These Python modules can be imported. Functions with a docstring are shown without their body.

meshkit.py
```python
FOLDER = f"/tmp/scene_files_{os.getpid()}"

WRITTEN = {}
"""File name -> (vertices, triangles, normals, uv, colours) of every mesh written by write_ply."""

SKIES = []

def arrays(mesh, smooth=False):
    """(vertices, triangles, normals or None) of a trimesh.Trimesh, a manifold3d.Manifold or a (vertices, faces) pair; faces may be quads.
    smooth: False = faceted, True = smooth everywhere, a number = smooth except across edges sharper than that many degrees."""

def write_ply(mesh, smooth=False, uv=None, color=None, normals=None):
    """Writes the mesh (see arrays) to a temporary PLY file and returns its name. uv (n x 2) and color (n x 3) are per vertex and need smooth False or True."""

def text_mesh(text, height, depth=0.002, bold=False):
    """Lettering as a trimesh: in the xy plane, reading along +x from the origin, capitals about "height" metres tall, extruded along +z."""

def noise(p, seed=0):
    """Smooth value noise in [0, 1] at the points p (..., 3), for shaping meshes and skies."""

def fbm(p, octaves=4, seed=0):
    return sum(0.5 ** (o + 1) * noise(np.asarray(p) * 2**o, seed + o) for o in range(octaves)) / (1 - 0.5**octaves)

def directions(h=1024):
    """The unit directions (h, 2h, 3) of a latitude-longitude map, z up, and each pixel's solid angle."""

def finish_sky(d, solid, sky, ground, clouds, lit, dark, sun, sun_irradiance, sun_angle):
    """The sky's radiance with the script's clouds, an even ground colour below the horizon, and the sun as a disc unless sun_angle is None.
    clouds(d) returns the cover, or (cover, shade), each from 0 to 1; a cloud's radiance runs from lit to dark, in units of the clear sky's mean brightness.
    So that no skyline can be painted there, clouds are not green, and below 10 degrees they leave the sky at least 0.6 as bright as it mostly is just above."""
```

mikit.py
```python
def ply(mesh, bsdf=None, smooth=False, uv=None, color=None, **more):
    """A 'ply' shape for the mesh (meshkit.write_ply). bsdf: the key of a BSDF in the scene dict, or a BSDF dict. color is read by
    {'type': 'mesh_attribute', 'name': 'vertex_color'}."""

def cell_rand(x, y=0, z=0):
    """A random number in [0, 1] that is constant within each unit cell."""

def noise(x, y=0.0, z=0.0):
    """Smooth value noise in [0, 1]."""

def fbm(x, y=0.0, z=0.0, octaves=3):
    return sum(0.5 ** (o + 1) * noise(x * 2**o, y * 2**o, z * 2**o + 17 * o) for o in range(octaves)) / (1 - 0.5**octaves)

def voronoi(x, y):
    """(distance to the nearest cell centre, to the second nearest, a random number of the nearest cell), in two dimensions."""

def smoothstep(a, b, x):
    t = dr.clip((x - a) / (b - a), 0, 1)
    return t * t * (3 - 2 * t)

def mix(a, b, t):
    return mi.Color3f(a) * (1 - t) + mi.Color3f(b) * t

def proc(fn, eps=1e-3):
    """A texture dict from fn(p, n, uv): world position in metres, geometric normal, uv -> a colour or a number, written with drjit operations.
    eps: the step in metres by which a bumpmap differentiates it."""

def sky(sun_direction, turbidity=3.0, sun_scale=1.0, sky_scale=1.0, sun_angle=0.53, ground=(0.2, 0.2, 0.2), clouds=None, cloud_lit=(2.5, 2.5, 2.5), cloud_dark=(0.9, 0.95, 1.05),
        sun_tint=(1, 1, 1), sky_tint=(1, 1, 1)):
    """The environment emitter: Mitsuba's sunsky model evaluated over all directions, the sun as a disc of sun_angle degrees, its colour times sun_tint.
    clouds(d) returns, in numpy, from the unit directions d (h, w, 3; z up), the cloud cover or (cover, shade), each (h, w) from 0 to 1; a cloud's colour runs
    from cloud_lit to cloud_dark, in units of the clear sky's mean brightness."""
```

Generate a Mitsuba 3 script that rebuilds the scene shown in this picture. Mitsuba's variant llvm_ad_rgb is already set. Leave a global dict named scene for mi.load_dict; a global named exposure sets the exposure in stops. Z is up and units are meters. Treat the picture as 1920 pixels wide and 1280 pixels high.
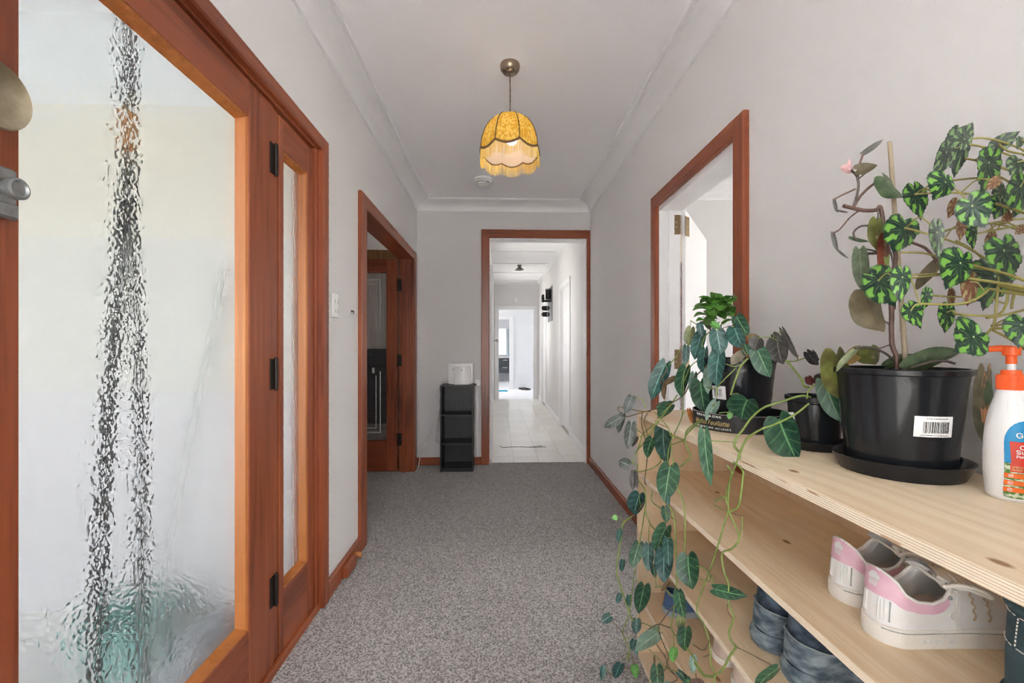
import math, random
import numpy as np, trimesh, mitsuba as mi, drjit as dr
import mikit, meshkit
from mikit import proc, ply, noise, fbm, voronoi, cell_rand, smoothstep, mix

T = mi.ScalarTransform4f
scene, labels = {}, {}
EYE = 1.145                     # camera height, metres
YAW = math.atan(27 / 830.0)     # turned a little to the right
# ---------------------------------------------------------------- camera, sky, exposure
scene['camera'] = dict(type='perspective', fov=2 * math.degrees(math.atan(960 / 830.0)), fov_axis='x',
                       near_clip=0.02, far_clip=200.0, principal_point_offset_y=-10 / 1280.0,
                       to_world=T().look_at(origin=[0, 0, EYE], target=[math.sin(YAW), math.cos(YAW), EYE], up=[0, 0, 1]))


def overcast(d):
    c = 0.96 + 0.04 * meshkit.noise(d * 4.0, 3)
    return c, 0.35 * meshkit.noise(d * 3.0, 5)


scene['sky'] = mikit.sky([0.5, 0.12, 0.85], turbidity=4.0, sun_scale=0.15, sky_scale=0.5, ground=(0.5, 0.5, 0.48),
                         clouds=overcast, cloud_lit=(1.02, 1.0, 0.985), cloud_dark=(0.9, 0.9, 0.91), sun_tint=(0.90, 1.0, 1.14))
exposure = 6.15

# ---------------------------------------------------------------- helpers
def tag(key, label=None, category=None, group=None, kind=None):
    d = labels.setdefault(key, {})
    for k, v in (('label', label), ('category', category), ('group', group), ('kind', kind)):
        if v:
            d[k] = v
    return key


def free(key):
    if key not in scene and key not in labels:
        return key
    n = 1
    while f'{key}_{n:03d}' in scene or f'{key}_{n:03d}' in labels:
        n += 1
    return f'{key}_{n:03d}'


def put(name, mesh, bsdf, smooth=False, parent=None, uv=None, color=None, label=None, category=None, group=None, kind=None, **more):
    """One entry of the scene; a part's key starts with its holder's key."""
    key = free((parent + '__' if parent else '') + name)
    scene[key] = ply(mesh, bsdf, smooth=smooth, uv=uv, color=color, **more)
    if label or category or group or kind:
        tag(key, label, category, group, kind)
    return key


def thing(name, label, category, group=None):
    key = free(name)
    tag(key, label, category, group)
    return key


cat = trimesh.util.concatenate


def box(x0, x1, y0, y1, z0, z1, c=0.0):
    """Box with chamfered edges (c metres)."""
    lo, hi = np.array([min(x0, x1), min(y0, y1), min(z0, z1)], float), np.array([max(x0, x1), max(y0, y1), max(z0, z1)], float)
    c = min(c, 0.45 * float((hi - lo).min()))
    if c <= 0:
        m = trimesh.creation.box(extents=hi - lo)
        m.apply_translation((lo + hi) / 2)
        return m
    pts = []
    for i in range(8):
        p = np.array([hi[k] if i >> k & 1 else lo[k] for k in range(3)])
        s = np.array([-1 if i >> k & 1 else 1 for k in range(3)]) * c
        for k in range(3):
            q = p + s
            q[k] = p[k]
            pts.append(q)
    return trimesh.convex.convex_hull(np.array(pts))


def moved(m, loc=(0, 0, 0), rz=0.0, rx=0.0, ry=0.0, s=1.0):
    m = m.copy()
    if s != 1.0:
        m.apply_scale(s)
    for a, ax in ((rx, [1, 0, 0]), (ry, [0, 1, 0]), (rz, [0, 0, 1])):
        if a:
            m.apply_transform(trimesh.transformations.rotation_matrix(a, ax))
    m.apply_translation(loc)
    return m


def lathe(profile, n=40, loc=(0, 0, 0)):
    m = trimesh.creation.revolve(np.array(profile, float), sections=n)
    m.apply_translation(loc)
    return m


def grid(P, close_u=False, close_v=False):
    """Mesh of an (a, b, 3) array of points."""
    a, b = P.shape[:2]
    f = []
    for i in range(a if close_u else a - 1):
        for j in range(b if close_v else b - 1):
            p, q, r, s = i * b + j, ((i + 1) % a) * b + j, ((i + 1) % a) * b + (j + 1) % b, i * b + (j + 1) % b
            f += [[p, q, r], [p, r, s]]
    return trimesh.Trimesh(P.reshape(-1, 3), np.array(f), process=False)


def smooth_path(pts, per=6):
    """Catmull-Rom through the points."""
    p = np.asarray(pts, float)
    if len(p) < 3:
        return np.array([p[0] + (p[-1] - p[0]) * t for t in np.linspace(0, 1, per + 1)])
    q = np.vstack([2 * p[0] - p[1], p, 2 * p[-1] - p[-2]])
    out = []
    for i in range(1, len(q) - 2):
        for t in np.linspace(0, 1, per, endpoint=False):
            a, b, c, d = q[i - 1], q[i], q[i + 1], q[i + 2]
            out.append(0.5 * (2 * b + (c - a) * t + (2 * a - 5 * b + 4 * c - d) * t * t + (3 * b - a - 3 * c + d) * t ** 3))
    return np.array(out + [p[-1]])


def tube(pts, r, n=8, per=5, curve=True, ends=True):
    """Tube along the points; r a number or one radius per given point."""
    path = smooth_path(pts, per) if curve else np.asarray(pts, float)
    rr = np.interp(np.linspace(0, 1, len(path)), np.linspace(0, 1, len(pts)), np.broadcast_to(r, len(pts)) if np.ndim(r) == 0 else r)
    t = np.gradient(path, axis=0)
    t /= np.linalg.norm(t, axis=1, keepdims=True) + 1e-12
    up = np.array([0, 0, 1.0]) if abs(t[0][2]) < 0.9 else np.array([1.0, 0, 0])
    rings = []
    for k in range(len(path)):
        u = up - t[k] * (up @ t[k])
        u /= np.linalg.norm(u) + 1e-12
        up, v = u, np.cross(t[k], u)
        a = np.arange(n) * 2 * math.pi / n
        rings.append(path[k] + rr[k] * (np.cos(a)[:, None] * u + np.sin(a)[:, None] * v))
    m = grid(np.array(rings), close_v=True)
    if ends:
        b = len(m.vertices)
        v = np.vstack([m.vertices, path[0], path[-1]])
        last = (len(path) - 1) * n
        f = [[b, (j + 1) % n, j] for j in range(n)] + [[b + 1, last + j, last + (j + 1) % n] for j in range(n)]
        m = trimesh.Trimesh(v, np.vstack([m.faces, f]), process=False)
    return m


def prism(poly, depth):
    """Extrude a list of (x, y) along z."""
    from shapely.geometry import Polygon
    return trimesh.creation.extrude_polygon(Polygon(poly), depth, engine='earcut')


# ---------------------------------------------------------------- materials
def lin(r, g, b):
    return [((c / 255) / 12.92 if c <= 10 else ((c / 255 + 0.055) / 1.055) ** 2.4) for c in (r, g, b)]


def rgb(c):
    return {'type': 'rgb', 'value': [float(x) for x in c]}


def mat(key, color, rough=0.5, metallic=0.0, spec=0.5, coat=0.0, bump=None, bump_eps=1e-3, sheen=0.0):
    tex = color if isinstance(color, dict) else rgb(color)
    b = {'type': 'principled', 'base_color': tex, 'roughness': rough, 'metallic': metallic, 'specular': spec}
    if coat:
        b |= {'clearcoat': coat, 'clearcoat_gloss': 0.9}
    if sheen:
        b |= {'sheen': sheen}
    if bump:
        b = {'type': 'bumpmap', 'nested': b, 'tex': proc(bump, bump_eps), 'scale': 1.0}
    scene[key] = {'type': 'twosided', 'bsdf': b}
    return key


def wood_fn(axis, dark, mid, light):
    def fn(p, n, uv):
        c = [p.x, p.y, p.z]
        along = c[axis]
        a, b = [c[k] for k in range(3) if k != axis]
        g = fbm(a * 60 + 0.6 * noise(along * 3), b * 60, along * 2.5, 3)
        fine = noise(a * 420, b * 420, along * 9)
        blot = fbm(a * 5, b * 5, along * 1.7 + 9, 2)
        t = dr.clip(g * 0.75 + fine * 0.2 + (blot - 0.5) * 0.9, 0, 1)
        return mix(mix(dark, mid, smoothstep(0.1, 0.5, t)), light, smoothstep(0.5, 0.95, t))
    return fn


for ax, nm in ((0, 'x'), (1, 'y'), (2, 'z')):
    mat('rimu_' + nm, proc(wood_fn(ax, (0.150, 0.036, 0.014), (0.255, 0.064, 0.024), (0.33, 0.098, 0.037))), 0.33, spec=0.5, coat=0.25)
mat('rimu_bead', proc(wood_fn(2, (0.30, 0.095, 0.022), (0.41, 0.145, 0.037), (0.50, 0.20, 0.06))), 0.4)
mat('wall_paint', proc(lambda p, n, uv: mix((0.672, 0.664, 0.664), (0.702, 0.694, 0.694), fbm(p.x * 1.3, p.y * 1.3, p.z * 1.3, 3))), 0.75, spec=0.3)
mat('ceiling_paint', proc(lambda p, n, uv: mix((0.80, 0.80, 0.815), (0.835, 0.835, 0.85), fbm(p.x * 1.5, p.y * 1.5, 0.0, 3))), 0.85, spec=0.2)
mat('white_paint', [0.76, 0.76, 0.77], 0.35)
mat('white_wall', [0.74, 0.75, 0.77], 0.7, spec=0.3)


def carpet_c(p, n, uv):
    d1, d2, r = voronoi(p.x * 190, p.y * 190)
    speck = r
    big = fbm(p.x * 2.2, p.y * 2.2, 0.0, 3)
    c = mix((0.165, 0.158, 0.155), (0.56, 0.54, 0.53), smoothstep(0.0, 1.0, speck * 0.72 + 0.28 * noise(p.x * 430, p.y * 430)))
    return c * (0.90 + 0.2 * big)


def carpet_b(p, n, uv):
    d1, d2, r = voronoi(p.x * 190, p.y * 190)
    return (0.7 - d1) * 0.004 * (0.6 + 0.6 * r)


mat('carpet', proc(carpet_c), 0.95, spec=0.05, bump=carpet_b, bump_eps=6e-4, sheen=0.3)


def obscure(p, n, uv):
    return 0.00042 * noise(p.y * 230, p.z * 185, 2.0) + 0.00026 * noise(p.y * 95, p.z * 80, 5.0)


scene['obscure_glass'] = {'type': 'bumpmap', 'tex': proc(obscure, 8e-4), 'scale': 1.0, 'nested': {'type': 'dielectric', 'int_ior': 1.5, 'ext_ior': 1.0, 'specular_transmittance': rgb([0.97, 0.985, 0.985])}}
scene['clear_glass'] = {'type': 'thindielectric', 'int_ior': 1.5, 'specular_transmittance': rgb([0.93, 0.95, 0.95])}
mat('white_plastic', [0.80, 0.80, 0.79], 0.35)
mat('black_plastic', [0.012, 0.013, 0.015], 0.28, spec=0.6)
mat('dark_metal', [0.055, 0.045, 0.04], 0.45, metallic=0.7)

# ---------------------------------------------------------------- the setting
XL, XR, YE, ZC = -0.78, 0.906, 4.32, 2.557
TW = 0.12                        # wall thickness


def struct(name, mesh, bsdf, smooth=False, parent=None, label=None, **k):
    return put(name, mesh, bsdf, smooth, parent, kind=None if parent else 'structure', label=label, **k)


struct('floor', box(XL - TW, XR + TW, -0.72, YE + 0.06, -0.06, 0), 'carpet', label='grey flecked carpet of the entrance hall')
struct('wall_left', cat([box(XL - TW, XL, -0.72, 0.50, 0, ZC), box(XL - TW, XL, 0.50, 1.985, 2.03, ZC), box(XL - TW, XL, 1.985, 2.575, 0, ZC),
                         box(XL - TW, XL, 2.575, 4.13, 1.985, ZC), box(XL - TW, XL, 4.13, YE + TW, 0, ZC)]), 'wall_paint', label='pale grey painted left wall of the entrance hall')
struct('wall_right', cat([box(XR, XR + TW, -0.72, 1.62, 0, ZC), box(XR, XR + TW, 1.62, 2.48, 1.93, ZC), box(XR, XR + TW, 2.48, YE + TW, 0, ZC)]), 'wall_paint',
       label='pale grey painted right wall of the entrance hall')
struct('wall_end', cat([box(XL, -0.10, YE, YE + TW, 0, ZC), box(-0.10, 0.885, YE, YE + TW, 2.225, ZC), box(0.885, XR, YE, YE + TW, 0, ZC)]), 'wall_paint',
       label='grey end wall with the doorway to the white hallway')
struct('wall_back', cat([box(XL, -0.74, -0.72, -0.60, 0, ZC), box(0.62, XR, -0.72, -0.60, 0, ZC), box(-0.74, 0.62, -0.72, -0.60, 2.46, ZC)]), 'wall_paint',
       label='grey wall behind with a wide open doorway')
struct('ceiling', box(XL - TW, XR + TW, -0.72, YE + TW, ZC, ZC + 0.06), 'ceiling_paint', label='white painted ceiling of the entrance hall')

# cornice: cove with a double bead, (out from wall, below ceiling)
COVE = [(0, 0), (0, 0.098), (0.012, 0.098), (0.015, 0.090)] + \
       [(0.015 + 0.066 * (1 - math.cos(a)), 0.022 + 0.066 * (1 - math.sin(a))) for a in np.linspace(0.12, 1.45, 9)] + \
       [(0.086, 0.012), (0.098, 0.012), (0.100, 0.007), (0.110, 0.007), (0.112, 0.012), (0.119, 0.012), (0.121, 0.0)]


def cornice(kind, at, a, b, zc, prof=COVE, sign=1):
    """Runs along y at x=at (kind 'y') or along x at y=at, from a to b; sign: the way it stands out."""
    P = []
    for s in (a, b):
        P.append([((at + sign * o, s) if kind == 'y' else (s, at + sign * o)) + (zc - d,) for o, d in prof])
    m = grid(np.array(P), close_v=True)
    return m


struct('trim_1', cornice('y', XL, -0.60, YE, ZC), 'white_paint', 40, label='white coved cornice along the left wall')
struct('trim_2', cornice('y', XR, -0.60, YE, ZC, sign=-1), 'white_paint', 40, label='white coved cornice along the right wall')
struct('trim_3', cornice('x', YE, XL, XR, ZC, sign=-1), 'white_paint', 40, label='white coved cornice above the end doorway')


def skirt(name, x0, x1, y0, y1, label, bsdf, h=0.085):
    struct(name, box(x0, x1, y0, y1, 0.0, h, 0.006), bsdf, label=label)


skirt('baseboard_left', XL, XL + 0.021, 2.02, 2.50, 'red-brown skirting board between the front door and the left doorway', 'rimu_y')
skirt('baseboard_right', XR - 0.021, XR, 2.545, YE, 'red-brown skirting board along the right wall', 'rimu_y', 0.075)
skirt('baseboard_end', XL, -0.158, YE - 0.021, YE, 'red-brown skirting board on the end wall behind the black shelf', 'rimu_x', 0.075)

struct('roof', cat([box(-4.3, 4.2, -0.72, 5.0, 2.63, 2.78), box(-2.3, 2.3, 5.0, 15.2, 2.63, 2.78)]), 'white_wall', label='flat roof over the house, not in view')
struct('wall_outer', box(1.016, 1.06, 4.2, 9.75, -0.1, 2.7), 'white_wall', label='outer wall behind the hallway doors')
# ---- front door with its obscured pane
struct('door_1', cat([box(-0.83, -0.787, 0.615, 0.756, 0.03, 1.99, 0.003), box(-0.83, -0.787, 1.43, 1.583, 0.03, 1.99, 0.003)]), 'rimu_z',
       label='red-brown timber front door with a tall obscured glass pane')
struct('top_rail', box(-0.829, -0.788, 0.756, 1.43, 1.877, 1.99), 'rimu_y', parent='door_1')
struct('bottom_rail', box(-0.829, -0.788, 0.756, 1.43, 0.03, 0.245), 'rimu_y', parent='door_1')


def beads(parent, y0, y1, z0, z1, w, x0=-0.822, x1=-0.792):
    """Sloped glazing beads round an opening in the left wall."""
    def bead(along, lo, hi, at, sgn):
        prof = [(0.0, x1), (sgn * w * 0.35, x1 - 0.004), (sgn * w, x0), (0.0, x0)]
        P = []
        for s in (lo, hi):
            P.append([(x, at + o, s) if along == 'z' else (x, s, at + o) for o, x in prof])
        return grid(np.array(P), close_v=True)
    struct('glazing_bead', bead('z', z0, z1, y1, -1), 'rimu_bead', parent=parent)
    struct('glazing_bead', bead('z', z0, z1, y0, 1), 'rimu_bead', parent=parent)
    struct('glazing_bead', bead('y', y0, y1, z1, -1), 'rimu_bead', parent=parent)
    struct('glazing_bead', bead('y', y0, y1, z0, 1), 'rimu_bead', parent=parent)


beads('door_1', 0.756, 1.43, 0.245, 1.877, 0.018)
struct('pane', box(-0.829, -0.823, 0.750, 1.436, 0.239, 1.883), 'obscure_glass', parent='door_1', label='textured obscured glass')
# ---- sidelight
struct('window_1', cat([box(-0.83, -0.789, 1.628, 1.662, 0.03, 1.985, 0.003), box(-0.83, -0.789, 1.868, 1.925, 0.03, 1.985, 0.003)]), 'rimu_z',
       label='narrow red-brown timber sidelight beside the front door')
struct('top_rail', box(-0.829, -0.790, 1.662, 1.868, 1.868, 1.985), 'rimu_y', parent='window_1')
struct('bottom_rail', box(-0.829, -0.790, 1.662, 1.868, 0.03, 0.25), 'rimu_y', parent='window_1')
beads('window_1', 1.662, 1.868, 0.25, 1.868, 0.014)
struct('pane', box(-0.829, -0.823, 1.656, 1.874, 0.244, 1.874), 'obscure_glass', parent='window_1', label='narrow textured obscured glass')
# ---- frame round both
struct('trim_4', box(-0.86, -0.793, 1.588, 1.625, 0.03, 1.99, 0.003), 'rimu_z', label='red-brown mullion between the front door and its sidelight')
struct('trim_5', cat([box(-0.875, -0.780, 1.930, 1.985, 0.0, 2.0, 0.003), box(-0.800, -0.757, 1.958, 2.018, 0.0, 2.062, 0.006)]), 'rimu_z',
       label='red-brown jamb and architrave at the right of the sidelight')
struct('trim_6', cat([box(-0.875, -0.780, 0.50, 1.985, 1.998, 2.035, 0.003), box(-0.800, -0.757, 0.45, 1.97, 2.005, 2.062, 0.006)]), 'rimu_y',
       label='red-brown head architrave above the front door')
struct('trim_7', box(-0.875, -0.757, 0.45, 0.61, 0.0, 2.0, 0.004), 'rimu_z', label='red-brown jamb at the lock side of the front door')
struct('trim_8', box(-0.90, -0.775, 0.50, 1.985, -0.02, 0.028, 0.004), 'rimu_y', label='red-brown door sill below the front door')
mat('hinge_black', [0.03, 0.022, 0.018], 0.4, metallic=0.6)


def butt_hinge(parent, x, y, z, h=0.105, r=0.007, bsdf='hinge_black', leaf=0.03, sy=1):
    m = cat([moved(trimesh.creation.cylinder(radius=r, height=h, sections=14), (x + 0.006, y, z)),
             moved(trimesh.creation.uv_sphere(radius=r * 0.9, count=[8, 10]), (x + 0.006, y, z + h / 2)),
             moved(trimesh.creation.uv_sphere(radius=r * 0.9, count=[8, 10]), (x + 0.006, y, z - h / 2)),
             box(x - 0.002, x + 0.002, y - leaf, y + leaf * 0.6, z - h / 2, z + h / 2)])
    return struct('hinge', m, bsdf, 30, parent=parent, label='dark butt hinge')


for z in (1.803, 1.05, 0.29):
    butt_hinge('door_1', -0.786, 1.586, z)

# ---- doorway of the left room, leaf standing open in that room
struct('trim_9', cat([box(-0.785, -0.757, 2.50, 2.60, 0.0, 2.02, 0.005), box(-0.905, -0.775, 2.575, 2.615, 0, 1.985, 0.003)]), 'rimu_z', label='red-brown near jamb of the left doorway')
struct('trim_10', cat([box(-0.785, -0.757, 4.075, 4.18, 0.0, 2.02, 0.005), box(-0.905, -0.775, 4.085, 4.13, 0, 1.985, 0.003), box(-0.875, -0.835, 4.070, 4.09, 0, 1.96, 0.002)]), 'rimu_z',
       label='red-brown far jamb of the left doorway with dark hinges')
struct('trim_11', cat([box(-0.785, -0.757, 2.50, 4.18, 1.945, 2.022, 0.005), box(-0.905, -0.775, 2.59, 4.11, 1.945, 1.985, 0.003)]), 'rimu_y', label='red-brown head of the left doorway')
D2 = [-1.60, -0.918, 4.085, 4.125]   # open leaf
struct('door_2', cat([box(-1.018, -0.918, 4.085, 4.125, 0.008, 1.945, 0.003), box(-1.60, -1.50, 4.085, 4.125, 0.008, 1.945, 0.003)]), 'rimu_z',
       label='red-brown glazed door standing open in the left room')
struct('top_rail', box(-1.50, -1.018, 4.086, 4.124, 1.825, 1.945), 'rimu_x', parent='door_2')
struct('bottom_rail', box(-1.50, -1.018, 4.086, 4.124, 0.008, 0.285), 'rimu_x', parent='door_2')
struct('pane', grid(np.array([[[-1.505, 4.105, 0.28], [-1.013, 4.105, 0.28]], [[-1.505, 4.105, 1.83], [-1.013, 4.105, 1.83]]])), 'clear_glass', parent='door_2', label='clear glass with etched corner lines')
mat('etched_line', [0.72, 0.74, 0.73], 0.7)
for w, o, z0, z1 in ((0.009, 0.055, 0.36, 0.92), (0.006, 0.095, 0.40, 0.88)):
    xr = -1.018 - o
    for lo in (z0, None):
        za, zb, zr = (z0, z1, z0) if lo else (1.30, 1.825 - o - 0.01, 1.825 - o - 0.01)
        m = cat([box(xr - w, xr, 4.1025, 4.1045, za, zb), box(xr - 0.17, xr, 4.1025, 4.1045, zr - w / 2, zr + w / 2)])
        struct('etched_line', m, 'etched_line', parent='door_2')
for z in (1.71, 1.02, 0.30):
    struct('hinge', cat([moved(trimesh.creation.cylinder(radius=0.009, height=0.11, sections=14), (-0.910, 4.078, z)), box(-0.915, -0.868, 4.079, 4.084, z - 0.055, z + 0.055)]),
           'hinge_black', 30, parent='door_2', label='dark butt hinge')

# ---- doorway of the right room
struct('trim_12', cat([box(XR - 0.023, XR + 0.004, 1.566, 1.640, 0, 2.0, 0.005)]), 'rimu_z', label='red-brown near architrave of the right doorway')
struct('trim_13', cat([box(XR - 0.023, XR + 0.004, 2.462, 2.532, 0, 2.0, 0.005)]), 'rimu_z', label='red-brown far architrave of the right doorway')
struct('trim_14', box(XR - 0.023, XR + 0.004, 1.566, 2.532, 1.932, 2.002, 0.005), 'rimu_y', label='red-brown head architrave of the right doorway')
struct('trim_15', cat([box(XR, XR + TW + 0.004, 2.452, 2.482, 0, 1.932), box(XR, XR + TW + 0.004, 1.62, 1.650, 0, 1.932), box(XR, XR + TW + 0.004, 1.62, 2.48, 1.905, 1.934),
                       box(0.955, 0.985, 2.437, 2.456, 0, 1.91)]), 'white_paint', label='white painted jamb lining of the right doorway')
# ---- end doorway
struct('trim_16', box(-0.158, -0.080, YE - 0.022, YE + 0.003, 0, 2.285, 0.005), 'rimu_z', label='red-brown left architrave of the end doorway')
struct('trim_17', box(0.872, XR, YE - 0.022, YE + 0.003, 0, 2.285, 0.005), 'rimu_z', label='red-brown right architrave of the end doorway')
struct('trim_18', box(-0.158, XR, YE - 0.0225, YE + 0.003, 2.205, 2.285, 0.005), 'rimu_x', label='red-brown head architrave of the end doorway')
struct('trim_19', cat([box(-0.10, -0.078, YE + 0.002, YE + TW + 0.02, 0, 2.21), box(0.868, 0.886, YE + 0.002, YE + TW + 0.02, 0, 2.21), box(-0.10, 0.886, YE + 0.002, YE + TW + 0.02, 2.195, 2.226)]), 'white_paint',
       label='white painted jamb lining of the end doorway')

# ---------------------------------------------------------------- left room
struct('floor_2', box(-4.2, XL - TW, 2.1, 4.95, -0.06, 0), 'carpet', label='grey carpet of the left room')
struct('ceiling_2', box(-4.2, XL - TW, 2.1, 5.0, 2.50, 2.56), 'ceiling_paint', label='white ceiling of the left room')


def panel_wood(p, n, uv):
    g = fbm(p.x * 55, p.z * 2.2, 0.0, 3)
    return mix((0.25, 0.13, 0.05), (0.50, 0.28, 0.12), g)


mat('veneer', proc(panel_wood), 0.5)
struct('wall_left_room', cat([box(-4.2, XL - TW, 4.85, 4.95, 0, 2.5), box(-4.3, -4.2, 2.1, 2.4, 0, 2.5), box(-4.3, -4.2, 4.4, 4.95, 0, 2.5), box(-4.3, -4.2, 2.4, 4.4, 0, 0.3), box(-4.3, -4.2, 2.4, 4.4, 2.4, 2.5),
                              box(-4.2, -4.1, 2.0, 2.1, 0, 2.5), box(-4.1, -2.75, 2.0, 2.1, 0, 0.4), box(-4.1, -2.75, 2.0, 2.1, 2.35, 2.5), box(-2.75, XL - TW, 2.0, 2.1, 0, 2.5)]), 'white_wall', label='white walls of the left room')
struct('trim_20', cornice('x', 4.85, -4.2, -0.9, 2.50, [(0, 0), (0, 0.06), (0.02, 0.055), (0.05, 0.03), (0.06, 0)], -1), 'white_paint', label='white cornice of the left room')

# ---------------------------------------------------------------- right room
struct('floor_3', box(XR + TW, 4.2, 0.9, 4.15, -0.06, 0), 'carpet', label='grey carpet of the right room')
struct('wall_right_room', cat([box(XR + TW, 4.2, 4.05, 4.15, 0, 2.6), box(XR + TW, 4.2, 0.8, 0.9, 0, 2.6), box(4.1, 4.2, 0.9, 1.3, 0, 2.6), box(4.1, 4.2, 3.5, 4.05, 0, 2.6), box(4.1, 4.2, 1.3, 3.5, 0, 0.6),
                               box(4.1, 4.2, 1.3, 3.5, 2.3, 2.6)]), 'wall_paint', label='pale walls of the right room')
struct('ceiling_3', box(XR + TW, 4.2, 0.8, 4.15, 2.56, 2.62), 'ceiling_paint', label='white ceiling of the right room')
struct('trim_21', cornice('x', 4.05, XR + TW, 4.1, 2.56, [(0, 0), (0, 0.055), (0.008, 0.055), (0.012, 0.035), (0.05, 0.012), (0.055, 0)], -1), 'white_paint', label='white cornice of the right room')
leaf = moved(box(0.0, 0.83, -0.038, 0.0, 0.01, 1.925, 0.002), (1.034, 2.500, 0), rz=math.atan2(0.696, 0.455))
struct('door_3', leaf, 'white_paint', label='white panel door standing open in the right room')
mat('brass_old', proc(lambda p, n, uv: mix((0.14, 0.095, 0.05), (0.30, 0.21, 0.11), noise(p.x * 300, p.y * 300, p.z * 300))), 0.45, metallic=0.8)
mat('screw', [0.5, 0.46, 0.38], 0.4, metallic=0.8)
for z in (1.83, 1.075):
    hk = struct('hinge', cat([box(0.972, 1.028, 2.4515, 2.4545, z - 0.055, z + 0.055, 0.001), moved(box(0.002, 0.05, -0.0405, -0.037, z - 0.055, z + 0.055, 0.001), (1.034, 2.500, 0), rz=math.atan2(0.696, 0.455) - 0.3),
                              moved(trimesh.creation.cylinder(radius=0.006, height=0.112, sections=12), (1.032, 2.462, z))]), 'brass_old', 30, parent='door_3', label='old brass butt hinge')
    for dz in (-0.04, -0.013, 0.013, 0.04):
        struct('screw', moved(trimesh.creation.cylinder(radius=0.0045, height=0.003, sections=10), (0.990 + 0.012 * (abs(dz) < 0.02), 2.4507, z + dz), rx=math.pi / 2), 'screw', parent=hk)

mat('old_red_paint', proc(lambda p, n, uv: mix((0.16, 0.03, 0.022), (0.05, 0.02, 0.014), noise(p.z * 60, p.x * 90))), 0.6)
mat('old_cream_paint', [0.62, 0.55, 0.42], 0.6)
struct('edge_paint', box(1.022, 1.034, 2.452, 2.4575, 0.05, 1.62), 'old_red_paint', parent='door_3', label='old dark red paint in the hinge gap')
struct('edge_paint', box(1.022, 1.034, 2.452, 2.4575, 1.62, 1.775), 'old_cream_paint', parent='door_3', label='old cream paint in the hinge gap')

# ---------------------------------------------------------------- hallway beyond
HX0, HX1, HY1 = -0.09, 0.914, 9.70


def tile_c(p, n, uv):
    return mix((0.64, 0.62, 0.585), (0.70, 0.68, 0.645), fbm(p.x * 9, p.y * 5, 0.0, 3) * 0.6 + 0.4 * cell_rand(p.x / 0.3 + 0.3, p.y / 0.3))


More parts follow.
